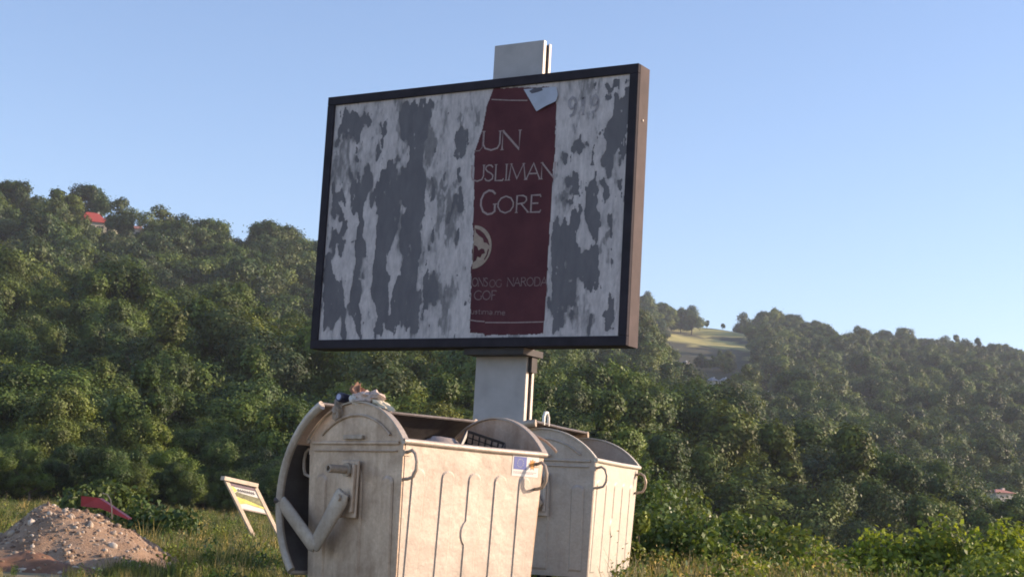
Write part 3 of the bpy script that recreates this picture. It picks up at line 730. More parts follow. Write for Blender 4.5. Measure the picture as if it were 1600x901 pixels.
    for x in (-.085, L_+.085):
        MB().tube(arc(lid0-1, lid1, RL-.012, x, 30), .037, 10, ((1, 0, 0), .7)).build('lid_rim', M['arm'], lid, smooth=True)
    e0 = lp(R_(lid0), RL+.006); e1 = lp(R_(lid1), RL+.006)
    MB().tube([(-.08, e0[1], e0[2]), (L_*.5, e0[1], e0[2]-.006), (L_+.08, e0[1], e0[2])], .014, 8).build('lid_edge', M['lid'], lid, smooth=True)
    MB().tube([(-.08, e1[1], e1[2]), (L_+.08, e1[1], e1[2])], .016, 8).build('lid_edge', M['arm'], lid, smooth=True)
    return t, lid
g1 = hgt(-.4, 11.5)
A1 = .752
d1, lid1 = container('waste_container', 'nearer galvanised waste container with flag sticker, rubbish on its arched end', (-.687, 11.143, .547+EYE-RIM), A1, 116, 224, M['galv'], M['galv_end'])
B2 = .385
d2, lid2 = container('waste_container', 'farther pale galvanised waste container behind the one with the sticker', (.878, 15.142, .664+EYE-RIM), math.pi/2-B2, 94, 198, M['galv2'], M['galv'])
# white hoop on the second lid
e0 = lp(R_(94), .775)
MB().tube([(.16, e0[1], e0[2]-.02), (.16, e0[1], e0[2]+.06), (.19, e0[1], e0[2]+.10), (.25, e0[1], e0[2]+.105), (.285, e0[1], e0[2]+.06), (.29, e0[1], e0[2]-.02)], .016, 8).build('lid_handle', plain('white_paint', (.7, .68, .62), .5), lid2, smooth=True)
# stickers
M['stick_white'] = plain('sticker_white', (.66, .64, .60), .5, 0, .06)
M['stick_blue'] = plain('sticker_blue', (.05, .085, .32), .45, 0, .12)
M['stick_star'] = plain('sticker_star', (.35, .38, .42), .5, 0, .1)
M['stick_orange'] = plain('sticker_orange', (.62, .26, .05), .5, 0, .15, 30)
def fp(x, z, off): return (x, fy(z)-off, z)
def facequad(mb, x0, x1, z0, z1_, off): mb.add([fp(x0, z0, off), fp(x1, z0, off), fp(x1, z1_, off), fp(x0, z1_, off)], [(0, 1, 2, 3)])
mb = MB(); facequad(mb, 1.045, 1.315, 1.035, 1.188, .003); st = mb.build('sticker', M['stick_white'], d1)
st['label'] = 'white sticker with blue flag and orange sun emblem'
mb = MB(); facequad(mb, 1.058, 1.188, 1.085, 1.178, .005); fg = mb.build('flag', M['stick_blue'], st)
mb = MB()
for k in range(12):
    a = 2*math.pi*k/12; cx, cz = 1.123+.030*math.cos(a), 1.131+.030*math.sin(a)
    P = [fp(cx+(.0062 if j % 2 == 0 else .0026)*math.sin(j*math.pi/5), cz+(.0062 if j % 2 == 0 else .0026)*math.cos(j*math.pi/5), .0065) for j in range(10)]
    mb.add([fp(cx, cz, .0065)]+P, [(0, j+1, (j+1) % 10+1) for j in range(10)])
mb.build('star_ring', M['stick_star'], fg)
mb = MB(); cx, cz = 1.250, 1.128
P = [fp(cx+(.044 if j % 2 == 0 else .026)*math.sin(j*math.pi/9), cz+(.044 if j % 2 == 0 else .026)*math.cos(j*math.pi/9), .005) for j in range(18)]
mb.add([fp(cx, cz, .005)]+P, [(0, j+1, (j+1) % 18+1) for j in range(18)]); mb.build('sun_emblem', M['stick_orange'], st)
for zz, xe in ((1.066, 1.29), (1.056, 1.25)):
    mb = MB()
    x = 1.06
    rr = random.Random(int(zz*1000))
    while x < xe:
        w = .008+.014*rr.random(); facequad(mb, x, x+w, zz, zz+.004, .005); x += w+.006
    mb.build('small_print', M['ghost'], st)
mb = MB(); facequad(mb, 1.26, 1.305, 1.09, 1.17, .004); mb.build('tag', plain('grey_tag', (.30, .27, .25), .6), d2)

# rubbish: local frame of the first container
T1 = Matrix.Translation(d1.location)@Matrix.Rotation(A1, 4, 'Z')
def w1(x, y, z): return T1@Vector((x, y, z))
def rag(name, label, cat, c, size, colr, seed, rx=0.0, k=.9, flat_=True):
    mb = MB(); mb.sphere((0, 0, 0), size, None, 13, 8, k, seed)
    o = mb.build(name, colr, None, smooth=not flat_, auto=2.0); o.location = c; o.rotation_euler = (rx, 0, A1)
    return tag(o, label, cat, 'rubbish on and in the containers')
ztop = CZ+RA+.014
rag('rag', 'crumpled pale pink rag heaped on the arched end of the nearer container', 'rag', w1(.06, .50, ztop+.025), (.08, .13, .05), plain('pale_rag', (.58, .45, .37), .9, 0, .45, 26), 3)
rag('rag', 'orange scrap of cloth poking up from the rubbish on the arched end', 'rag', w1(.05, .625, ztop+.045), (.05, .05, .075), plain('orange_cloth', (.36, .20, .13), .8, 0, .4, 26), 5, k=1.1)
cn = MB().tube([(-.07, 0, 0), (-.06, 0, 0), (.06, 0, 0)], [.032, .036, .036], 14).build('can', plain('navy', (.035, .033, .06), .4, .2, .4, 20), None, smooth=True)
cn.location = w1(.0, .70, ztop+.022); cn.rotation_euler = (0, R_(6), A1+R_(8)); tag(cn, 'dark blue can lying on its side on the arched end', 'can', 'rubbish on and in the containers')
MB().tube([(-.0725, 0, 0), (-.0705, 0, 0)], .022, 12).build('can_end', plain('pale_blue_metal', (.30, .30, .42), .4, .4), cn)
rag('paper', 'cream strip of paper sloping down the front of the arched end', 'paper', w1(.05, .33, ztop-.022), (.05, .13, .022), plain('cream_paper', (.66, .58, .42), .9, 0, .15, 20), 8, R_(20), .5)
rag('rag', 'dusty grey-brown rag hanging at the back of the arched end', 'rag', w1(.0, .765, ztop-.055), (.05, .06, .075), plain('dusty_rag', (.34, .27, .21), .9, 0, .3, 20), 9, 0, .6)
rag('paper', 'white crumpled paper scraps in front of the blue can', 'paper', w1(.0, .585, ztop+.012), (.03, .045, .028), plain('white_scrap', (.66, .62, .56), .9, 0, .4, 40), 21, 0, 1.0)
tw = MB().tube([(0, 0, 0), (0, .07, .03), (-.01, .15, .075)], [.004, .003, .002], 6).build('twig', M['bark']); tw.location = w1(.02, .80, ztop-.07); tw.rotation_euler = (0, 0, A1)
tag(tw, 'thin twig sticking out behind the rubbish on the arched end', 'twig')
rag('rubbish_bag', 'greyish bag bulging just above the rim of the nearer container', 'bag', w1(.86, .62, 1.06), (.24, .28, .25), plain('bag', (.36, .30, .26), .7, 0, .25, 12), 12, 0, .2, False)
rag('rubbish_heap', 'dull brown rubbish filling the nearer container', 'rubbish', w1(.68, .55, .62), (.58, .42, .38), plain('rubbish', (.10, .08, .06), .9, 0, .5, 18), 14, 0, .35)
# black plastic crate leaning inside the far end
cr_ = empty('plastic_crate', w1(1.10, .47, 1.04)); cr_.rotation_euler = (R_(26), R_(-52), A1+R_(20))
tag(cr_, 'black plastic lattice crate tilted inside the nearer container', 'crate', 'rubbish on and in the containers')
cw, cd, ch = .40, .30, .22
def lattice_panel(name, a, b_, c_):
    """frame with crossing bars spanned by corner a and edges b_, c_"""
    mb = MB(); a, b_, c_ = Vector(a), Vector(b_), Vector(c_)
    def bar(p, q, r): mb.tube([p, q], r, 4)
    bar(a, a+b_, .011); bar(a+c_, a+b_+c_, .014); bar(a, a+c_, .012); bar(a+b_, a+b_+c_, .012)
    for i in range(1, 6): bar(a+b_*i/6, a+b_*i/6+c_, .006)
    for i in range(1, 3): bar(a+c_*i/3, a+c_*i/3+b_, .006)
    mb.build(name, M['black'], cr_)
lattice_panel('side_panel', (-cw/2, -cd/2, 0), (cw, 0, 0), (0, 0, ch)); lattice_panel('side_panel', (-cw/2, cd/2, 0), (cw, 0, 0), (0, 0, ch))
lattice_panel('side_panel', (-cw/2, -cd/2, 0), (0, cd, 0), (0, 0, ch)); lattice_panel('side_panel', (cw/2, -cd/2, 0), (0, cd, 0), (0, 0, ch))
lattice_panel('base_panel', (-cw/2, -cd/2, 0), (cw, 0, 0), (0, cd, 0))

# ------------------------------------------------------------------ leaning information board
sy = 27.0
sb = at(405, 852, sy); sg0 = hgt(sb[0], sb[1])
sx_ = empty('information_board', (sb[0], sb[1], sg0), R_(45))
tag(sx_, 'small wooden information board leaning sideways in the grass', 'information board')
tilt = R_(-36)
def TI(u, z):
    z = z*1.08
    return (u*math.cos(tilt*.25)+z*math.sin(tilt), z*math.cos(tilt)-u*math.sin(.12))
M['wood'] = plain('pale_wood', (.62, .50, .38), .7, 0, .2, 9)
uw = .60
def bar(name, a, b_, w, d, y, m):
    (x0, z0), (x1, z1_) = TI(*a), TI(*b_); v = Vector((x1-x0, 0, z1_-z0)); n = Vector((-v.z, 0, v.x)).normalized()*w/2
    c0, c1 = Vector((x0, 0, z0)), Vector((x1, 0, z1_))
    q = [(p.x, p.z) for p in (c0-n, c1-n, c1+n, c0+n)]
    return MB().prism(q, lambda x, z: (x, y-d/2, z), lambda x, z: (x, y+d/2, z)).build(name, m, sx_, bevel=.004)
bar('post', (0, -.15), (0, 1.22), .062, .05, 0, M['wood'])
bar('post', (uw, -.15), (uw, 1.20), .062, .05, 0, M['wood'])
bar('top_rail', (-.05, 1.25), (uw+.05, 1.25), .065, .11, 0, M['wood'])
def panel_poly(name, uz, y, m, parent=None):
    q = [TI(u, z) for u, z in uz]
    return MB().prism(q, lambda x, z: (x, y, z), lambda x, z: (x, y+.004, z)).build(name, m, parent or sx_)
pn = panel_poly('panel', [(.035, .70), (uw-.035, .70), (uw-.035, 1.2), (.035, 1.2)], -.012, plain('panel_white', (.66, .66, .62), .5, 0, .05))
panel_poly('panel_header', [(.035, 1.13), (uw-.035, 1.13), (uw-.035, 1.2), (.035, 1.2)], -.018, plain('panel_purple', (.14, .09, .12), .5), pn)
panel_poly('panel_picture', [(.035, .99), (.12, 1.04), (.2, 1.02), (uw-.035, 1.0), (uw-.035, .84), (.24, .92), (.035, .95)], -.018, plain('panel_photo', (.16, .16, .07), .5, 0, .7, 16), pn)
panel_poly('panel_swoosh', [(.035, .94), (.22, .915), (uw-.035, .83), (uw-.035, .80), (.2, .84), (.035, .80)], -.0195, plain('panel_yellow', (.66, .60, .12), .5), pn)
panel_poly('panel_swoosh', [(.035, 1.12), (.09, 1.12), (.13, 1.06), (.035, 1.0)], -.0205, plain('panel_yellow2', (.66, .60, .12), .5), pn)
panel_poly('panel_footer', [(.035, .70), (uw-.035, .70), (uw-.035, .725), (.035, .725)], -.018, plain('panel_foot', (.30, .24, .2), .5), pn)
mb = MB()
for k in range(8):
    u = .15+.045*k
    for st_ in ([(0, .02), (.028, .085)], [(.0, .07), (.03, .04)]):
        pts = [TI(u+a, 1.02+b_) for a, b_ in st_]; stroke(mb, pts, .011, -.022)
mb.build('panel_lettering', plain('panel_ink', (.10, .10, .12), .5), pn)

# ------------------------------------------------------------------ gravel mound
my = 17.2
pk = at(112, 781, my); mx = pk[0]; gm = hgt(mx, my)
hm = pk[2]-gm
nu = 110
U, Vv = np.meshgrid(np.linspace(-2.0, 2.2, nu), np.linspace(-1.5, 1.7, 90), indexing='ij')
def mound_h(u, v):
    p = np.interp(u, [-1.9, -1.2, -.77, -.56, -.36, -.15, .12, .30, .60, .88, 1.19, 1.5], [.05, .16, .30, .47, .64, .70, .705, .68, .53, .34, .08, -.05])*hm/.70
    wv = np.where(v < 0, 1.15, 1.3)
    d = np.clip(1-np.abs(v)/wv, -.1, 1)
    h = p*np.sign(d)*np.abs(d)**.8
    return h+.05*fbm(u*4, v*4, 71)+.20*fbm(u*1.9, v*1.9, 75)*np.clip(d, 0, 1)*np.clip(p*4, 0, 1)-.02
GZm = mound_h(U, Vv)+(Hgt(mx+U, my+Vv)-gm)
i2 = np.arange(U.size).reshape(U.shape)
q = np.stack([i2[:-1, :-1], i2[1:, :-1], i2[1:, 1:], i2[:-1, 1:]], -1).reshape(-1, 4)
mgr, nt, b = mat('gravelly_soil')
oc = objcoord(nt)
c = ramp(nt, noise(nt, 2.2, 8, .7, oc), [(.3, (.26, .155, .095)), (.5, (.42, .275, .175)), (.7, (.52, .38, .265))])
nt.links.new(c, b.inputs['Base Color']); b.inputs['Roughness'].default_value = .95
bump(nt, b, noise(nt, 22, 6, .75, oc), .9, .05)
gmo = empty('gravel_mound', (mx, my, gm)); tag(gmo, 'heap of pale gravel and brown earth in the grass', 'gravel mound')
mesh_np('earth', np.stack([U, Vv, GZm], -1).reshape(-1, 3), q, mgr, gmo, True)
def stones(name, parent, n, pos, sizes, material, seed):
    rg = np.random.default_rng(seed)
    ico = np.array([(0, 0, 1), (.89, 0, .45), (.28, .85, .45), (-.72, .53, .45), (-.72, -.53, .45), (.28, -.85, .45), (.72, .53, -.45), (-.28, .85, -.45), (-.89, 0, -.45), (-.28, -.85, -.45), (.72, -.53, -.45), (0, 0, -1)])
    fc = np.array([(0, 1, 2), (0, 2, 3), (0, 3, 4), (0, 4, 5), (0, 5, 1), (1, 6, 2), (2, 7, 3), (3, 8, 4), (4, 9, 5), (5, 10, 1), (6, 7, 2), (7, 8, 3), (8, 9, 4), (9, 10, 5), (10, 6, 1), (11, 7, 6), (11, 8, 7), (11, 9, 8), (11, 10, 9), (11, 6, 10)])
    sc = sizes[:, None]*rg.uniform(.55, 1.25, (n, 3))
    V = ico[None]*sc[:, None, :]*rg.uniform(.75, 1.2, (n, 12, 1))
    an = rg.uniform(0, 6.28, n); c, s = np.cos(an)[:, None], np.sin(an)[:, None]
    V = np.stack([V[..., 0]*c-V[..., 1]*s, V[..., 0]*s+V[..., 1]*c, V[..., 2]*.8], -1)+pos[:, None, :]
    Fs = fc[None]+12*np.arange(n)[:, None, None]
    o = mesh_np(name, V.reshape(-1, 3), Fs.reshape(-1, 3), material, parent)
    add_attr(o, 'tint', np.repeat(rg.random(n), 12)); o['kind'] = 'stuff'; return o
mst, nt, b = mat('stone')
a1 = N(nt, 'ShaderNodeAttribute', attribute_name='tint')
nt.links.new(ramp(nt, a1.outputs['Fac'], [(0, (.13, .085, .06)), (.45, (.28, .20, .135)), (.8, (.42, .33, .24)), (1, (.62, .54, .44))]), b.inputs['Base Color']); b.inputs['Roughness'].default_value = .9
n = 2600
uu = RNG.normal(-.1, .7, n); vv = RNG.uniform(-1.2, .7, n); uu = np.clip(uu, -1.9, 2.0)
sz = np.clip(RNG.lognormal(math.log(.010), .6, n), .004, .06)
pz = mound_h(uu, vv)+(Hgt(mx+uu, my+vv)-gm)
keep = pz > -.02+ (Hgt(mx+uu, my+vv)-gm)
uu, vv, sz, pz = uu[keep], vv[keep], sz[keep], pz[keep]
stones('gravel', gmo, len(uu), np.stack([uu, vv, pz], -1), sz, mst, 4)
# bent red sheet behind the crest
rs0 = at(127, 774, my+.16); rs1 = at(154, 777, my+.16); rs2 = at(200, 808, my+.18)
rp = np.array([rs0, rs1, rs2])
mb = MB(); V = []
for p, q_ in ((rp[0], (0, .02, -.11)), (rp[1], (.02, .0, -.11)), (rp[2], (0, 0, -.02))):
    V += [p, p+np.array([.0, .20, -.005]), p+np.array([.0, .20, -.015]), p+np.array(q_)]
mb.add(V, [(0, 1, 5, 4), (4, 5, 9, 8), (3, 0, 4, 7), (7, 4, 8, 11), (1, 2, 6, 5), (5, 6, 10, 9), (0, 3, 2, 1), (8, 9, 10, 11), (2, 3, 7, 6), (6, 7, 11, 10)])
rsh = mb.build('metal_sheet', plain('red_sheet', (.36, .035, .045), .5, 0, .2, 6))
tag(rsh, 'bent red sheet lying behind the crest of the gravel heap', 'metal sheet')
wi = [at(160, 770, my+.14), at(168, 772, my+.14), at(173, 781, my+.14), at(174.5, 793, my+.14), at(175, 810, my+.14)]
wr = MB().tube(wi, .007, 6).build('wire', M['arm']); tag(wr, 'thin grey wire loop beside the red sheet', 'wire')
# earth clods bottom left
ec = at(40, 893, 15.6); eg = hgt(ec[0], ec[1])
U2, V2 = np.meshgrid(np.linspace(-1.1, 1.0, 60), np.linspace(-.9, .9, 50), indexing='ij')
def clod_h(u, v):
    return .20*np.clip(1-np.sqrt((u/1.0)**2+(v/.8)**2), -.2, 1)+.14*fbm(u*3, v*3, 101)-.05
Z2_ = clod_h(U2, V2)+(Hgt(ec[0]+U2, ec[1]+V2)-eg)
i2 = np.arange(U2.size).reshape(U2.shape)
q = np.stack([i2[:-1, :-1], i2[1:, :-1], i2[1:, 1:], i2[:-1, 1:]], -1).reshape(-1, 4)
eo = empty('earth_mound', (ec[0], ec[1], eg)); tag(eo, 'low mound of reddish brown earth clods at the lower left', 'earth mound')
mesh_np('earth', np.stack([U2, V2, Z2_], -1).reshape(-1, 3), q, plain('red_brown_earth', (.20, .105, .062), .95, 0, .4, 9), eo, True)
n = 260; uu = RNG.uniform(-1, .9, n); vv = RNG.uniform(-.8, .7, n)
stones('clods', eo, n, np.stack([uu, vv, clod_h(uu, vv)+(Hgt(ec[0]+uu, ec[1]+vv)-eg)], -1), np.clip(RNG.lognormal(math.log(.025), .5, n), .01, .08), mst, 8)

# ------------------------------------------------------------------ vegetation prototypes
def leaf_cloud(centres, normals, size, rg, fold=.0, asp=.6):
    n = len(centres)
    nn = normals/np.linalg.norm(normals, axis=1, keepdims=True)
    r = rg.normal(size=(n, 3)); t1 = np.cross(nn, r); t1 /= np.linalg.norm(t1, axis=1, keepdims=True); t2 = np.cross(nn, t1)
    s = (size*rg.uniform(.6, 1.35, n))[:, None]
    a = centres+t1*s*.5; c = centres-t1*s*.5
    up = nn*s*fold
    b_ = centres+t2*s*.5*asp+up; d = centres-t2*s*.5*asp+up
    V = np.stack([a, b_, c, d], 1).reshape(-1, 3)
    Fc = (np.array([[0, 1, 2, 3]])+4*np.arange(n)[:, None])
    return V, Fc
def crown_mesh(name, n, rx, h0, h1, leaf, material, seed, lobes=12, shell=.78, spire=0.0):
    rg = np.random.default_rng(seed)
    C = []; Rl = []
    hc = (h0+h1)/2; hh = (h1-h0)/2
    for k in range(lobes):
        z = rg.uniform(-.75, .8); w = math.sqrt(max(.05, 1-z*z))*(1-.45*spire*(z+1)/2)
        a = 2.4*k+rg.uniform(-.5, .5); rr = rg.uniform(.35, .72)*w
        C.append((rx*rr*1.28*math.cos(a), rx*rr*1.28*math.sin(a), hc+hh*z*.86)); Rl.append(rg.uniform(.18, .50)*rx*(.75+.35*w))
    C.append((0, 0, hc)); Rl.append(rx*.5); C.append((0, 0, h1-.32*rx)); Rl.append(rx*.36)
    C = np.array(C); Rl = np.array(Rl); p = Rl**2/np.sum(Rl**2)
    k = rg.choice(len(C), n, p=p)
    d = rg.normal(size=(n, 3)); d /= np.linalg.norm(d, axis=1, keepdims=True)
    rad = np.where(rg.random(n) < .8, rg.uniform(shell, 1.05, n), rg.uniform(.4, 1.42, n))
    lump = 1+.16*np.sin(7*d[:, 0]+5*d[:, 1]+k)+.10*np.sin(11*d[:, 2]+3*k)
    pos = C[k]+d*(Rl[k]*rad*lump)[:, None]*np.array([1, 1, .9])
    nrm = d+np.array([0, 0, .2])+.33*rg.normal(size=(n, 3))
    V, Fc = leaf_cloud(pos, nrm, leaf, rg, .12, .7)
    me_o = mesh_np(name, V, Fc, material)
    cl = .45+.28*np.sin(k*2.4+seed)+.18*np.sin(pos[:, 0]*3.1+pos[:, 2]*2.3)+.09*rg.normal(size=n)
    add_attr(me_o, 'tint', np.repeat(np.clip(cl, 0, 1), 4))
    return me_o
def trunk_mesh(name, h, r, seed, limbs=5):
    rr = random.Random(seed); mb = MB()
    pts = [(rr.uniform(-.1, .1)*i, rr.uniform(-.1, .1)*i, -.4+h*i/5) for i in range(6)]
    mb.tube(pts, [r*(1.25-.2*i) for i in range(6)], 7)
    for k in range(limbs):
        a = 6.28*k/limbs+rr.uniform(-.4, .4); z = h*rr.uniform(.35, .8); l = h*rr.uniform(.25, .42)
        mb.tube([(0, 0, z), (l*.5*math.cos(a), l*.5*math.sin(a), z+l*.35), (l*math.cos(a), l*math.sin(a), z+l*.9)], [r*.5, r*.33, r*.12], 5)
    return mb.build(name, M['bark'], None, smooth=True)
PROTO = []        # (crown mesh, trunk mesh, near?)
specs = [('leaf_dark', 3.2, .3, 8.6, 0), ('leaf_mid', 3.0, .2, 8.0, 0), ('leaf_yellow', 2.8, .1, 7.6, 0), ('leaf_grey', 3.4, .5, 8.8, 0), ('leaf_mid', 2.3, .2, 9.0, .8), ('leaf_dark', 2.8, .0, 7.2, .2)]
for i, (lm, rx, h0, h1, spire) in enumerate(specs):
    for near in (True, False):
        co = crown_mesh('crown', 32000 if near else 10000, rx, h0, h1, .185 if near else .34, M[lm], 100+i, 13, .74, spire)
        to = trunk_mesh('trunk', h1*.62, .16, 200+i)
        PROTO.append([co.data, to.data, near]); bpy.data.objects.remove(co); bpy.data.objects.remove(to)
def proto_index(kind, near): return kind*2+(0 if near else 1)

# scatter positions
P = []
def scatter(y0, y1, sp, wid=.40):
    out = []
    y = y0
    while y < y1:
        xs = np.arange(-wid*y-8, wid*y+8, sp)
        out.append(np.stack([xs+RNG.uniform(-.42, .42, len(xs))*sp, y+RNG.uniform(-.42, .42, len(xs))*sp], -1)); y += sp*.92
    return np.concatenate(out)
edge = np.stack([RNG.uniform(-27, 2, 110), RNG.uniform(57, 70, 110)], -1)
pts = np.concatenate([edge, scatter(70, 105, 3.0), scatter(105, 200, 3.9), scatter(200, 420, 4.6), scatter(420, 880, 6.0, .37)])
zz = Hgt(pts[:, 0], pts[:, 1])
ppx, ppy = project(np.stack([pts[:, 0], pts[:, 1], zz], -1))
keep = np.ones(len(pts), bool)
keep &= ~((pts[:, 1] < 84) & (ppx > 1000))
sc = RNG.uniform(.62, 1.25, len(pts))
sc = sc*np.interp(pts[:, 1], [72, 90, 120, 200, 260, 420, 800], [.60, .80, 1.05, 1.15, 1.18, 1.18, 1.2])
sc[:len(edge)] = RNG.uniform(.18, .34, len(edge))
# density and size drift from stand to stand
stand = fbm(pts[:, 0]/38, pts[:, 1]/38, 301)
sc *= 1+.35*stand
kind = np.clip(((fbm(pts[:, 0]/30, pts[:, 1]/30, 311)+.5)*5+RNG.normal(0, 1.2, len(pts))).astype(int), 0, 5)
bearing = pts[:, 0]/pts[:, 1]*F+800
light = np.where(bearing < 800, pts[:, 1] < 205, pts[:, 1] < 172); coin = RNG.random(len(pts)) < .78
kind = np.where(coin & light & ((kind == 0) | (kind == 3) | (kind == 5)), RNG.choice([1, 2, 2, 4], len(pts)), kind)
kind = np.where(coin & ~light & (pts[:, 1] < 420) & ((kind == 1) | (kind == 2) | (kind == 4)), RNG.choice([0, 0, 3, 5], len(pts)), kind)
topz = zz+8.3*sc
tpx, tpy = project(np.stack([pts[:, 0], pts[:, 1], topz], -1))
mpx, mpy = project(np.stack([pts[:, 0], pts[:, 1], zz+4*sc], -1))
halfw = 2.6*sc*F/pts[:, 1]
far_m = pts[:, 1] > 240
upx, upy = project(np.stack([pts[:, 0], pts[:, 1], zz+6.4*sc], -1))
for poly in MEADOWS_PX:
    for ox in (-.6, 0, .6):
        for (ax, ay) in ((tpx, tpy), (upx, upy), (mpx, mpy), (ppx, ppy)):
            keep &= ~(far_m & inpoly(ax+ox*halfw, ay, poly))
# lines of sight kept open by the buildings' clearings: (px0, px1, py bottom, distance)
HOUSES = []
FAR_Y = {k: float(hit(k, v, 250, 900)[1])-1.5 for k, v in ((1113, 602), (1131, 601), (1071, 571), (1200, 619))}
def clearing(x0, x1, py, Y):
    HOUSES.append((x0, x1, py, Y))
    m = (pts[:, 1] < Y-1) & (tpx+(1.05 if Y < 325 else 1.35)*halfw > x0) & (tpx-(1.05 if Y < 325 else 1.35)*halfw < x1) & (tpy < py)
    need = np.maximum(ppy-py, 0)/np.maximum(ppy-tpy, 1)
    sc[m] = sc[m]*need[m]*.95
    keep[m & (need < .3)] = False
PLACES = {}
def house_spot(px, py, Y): return at(px, py, Y)
clearing(122, 168, 347, 322); clearing(205, 224, 361, 335)
clearing(1104, 1122, 597, FAR_Y[1113]); clearing(1122, 1140, 596, FAR_Y[1131]); clearing(1067, 1075, 569, FAR_Y[1071]); clearing(1196, 1204, 616, FAR_Y[1200]); clearing(1544, 1576, 767, 215)
for (hx_, hy_, Y) in ((145, 345, 322), (1113, 596, FAR_Y[1113]), (1131, 596, FAR_Y[1131]), (1071, 568, FAR_Y[1071]), (1200, 615, FAR_Y[1200]), (1560, 772, 215)):
    p = at(hx_, hy_, Y); keep &= np.hypot(pts[:, 0]-p[0], pts[:, 1]-p[1]) > 5.5
pts, zz, sc, kind, ppx, ppy = pts[keep], zz[keep], sc[keep], kind[keep], ppx[keep], ppy[keep]
topz = zz+8.3*sc
tpx, tpy = project(np.stack([pts[:, 0], pts[:, 1], topz], -1))
halfw = 2.8*sc*F/pts[:, 1]
# which trees show largest: front-to-back skyline sweep
order = np.argsort(pts[:, 1]); sky_ = np.full(1600, 901.0); area = np.zeros(len(pts))
# the containers, board and mound hide what is behind them
for x0, x1, yt in ((485, 1015, 545), ):
    pass
for i in order:
    a, b_ = int(max(0, tpx[i]-halfw[i]*.7)), int(min(1600, tpx[i]+halfw[i]*.7))
    if b_ <= a or ppy[i] < -50: continue
    seg = sky_[a:b_]; vis = np.clip(seg-max(tpy[i], 0), 0, 9*sc[i]*F/pts[i, 1])
    cc = np.arange(a, b_); hid = ((cc > 500) & (cc < 985) & (tpy[i] < 540) & (sky_[a:b_] < 560))
    area[i] = vis[~hid].sum()
    sky_[a:b_] = np.minimum(seg, tpy[i]+.25*np.abs(cc-tpx[i]))
chosen = set(np.argsort(-area)[:290].tolist())
TREE_TXT = [('dark green tree', 0), ('mid green tree', 0), ('yellowish green tree', 0), ('greyish green tree', 0), ('tall narrow tree', 0), ('low dark tree', 0)]
def place_of(i):
    x, y = pts[i]; p = tpx[i]
    if p < 780:
        where = 'at the left picture edge' if p < 60 else 'above the gravel heap' if p < 210 else 'right of the gravel heap' if p < 340 else 'behind the leaning information board' if p < 440 else 'left of the nearer container' if p < 560 else 'seen under the billboard'
        if y < 95: return f'at the foot of the slope {where}', 'trees on the left slope'
        if y < 130: return f'low on the slope {where}', 'trees on the left slope'
        if y < 195: return f'high on the nearer slope {where}', 'trees on the left slope'
        return f'on the left hill {where}', 'trees on the left hill'
    where = 'just right of the post' if p < 950 else 'right of the farther container' if p < 1120 else 'left above the hedge' if p < 1300 else 'above the yellow hedge' if p < 1480 else 'at the right picture edge'
    if y < 110: return f'at the foot of the near spur {where}', 'trees on the right spur'
    if y < 150: return f'on the near spur {where}', 'trees on the right spur'
    if y < 300: return f'on the second spur {where}', 'trees on the second spur'
    return f'on the far hillside {where}', 'trees on the far hill'
def tree(i, label=None, group=None, name='broadleaf_tree'):
    k = int(kind[i]); cm, tm, _ = PROTO[proto_index(k, pts[i, 1] < 215)]
    e = empty(name, (pts[i, 0], pts[i, 1], zz[i]-.15)); e.rotation_euler = (0, 0, float(RNG.uniform(0, 6.28))); s = float(sc[i])
    e.scale = (s*float(RNG.uniform(.8, 1.3)), s*float(RNG.uniform(.85, 1.2)), s*float(RNG.uniform(.8, 1.12)))
    link(bpy.data.objects.new('crown', cm), e); link(bpy.data.objects.new('trunk', tm), e)
    pl, gr = place_of(i)
    sw = 'small ' if s < .62 else 'big ' if s > .85 else ''
    tag(e, label or f'{sw}{TREE_TXT[k][0]} {pl}', 'tree', group or gr)
for i in sorted(chosen): tree(i)
# the round trees round the red-roofed house
for (px, pt, Y, s_, k, lb) in ((142, 288, 346, 1.38, 0, 'large round dark tree rising behind the red-roofed house'), (192, 308, 316, .98, 3, 'round tree just right of the red roof'), (250, 319, 316, 1.18, 3, 'large round tree, second to the right of the red roof'), (28, 282, 318, 1.1, 0, 'tall dark tree on the skyline near the left picture edge'), (115, 303, 318, .8, 1, 'smaller tree on the skyline left of the red roof'), (1105, 500, 786, .45, 1, 'thin small tree on the far meadow skyline, leftmost of three'), (1130, 505, 790, .35, 0, 'small bushy tree on the far meadow skyline, middle of three'), (1158, 504, 795, .6, 4, 'upright lone tree on the far meadow skyline, rightmost of three')):
    top = at(px, pt, Y); hz_ = specs[k][4-1]*s_*1.02
    e = empty('broadleaf_tree', (top[0], top[1], top[2]-hz_)); e.rotation_euler = (0, 0, px*.7); e.scale = (s_*1.08, s_*1.08, s_)
    link(bpy.data.objects.new('crown', PROTO[proto_index(k, False)][0]), e)
    g_ = hgt(top[0], top[1]); tm_ = link(bpy.data.objects.new('trunk', PROTO[proto_index(k, False)][1]), e)
    dz_ = (top[2]-hz_-g_)/s_
    if dz_ > 0: MB().tube([(0, 0, -dz_-.3), (0, 0, .5)], [.28, .2], 8).build('trunk_base', M['bark'], e)
    tag(e, lb, 'tree', 'trees on the left hill' if px < 700 else 'trees on the far hill')
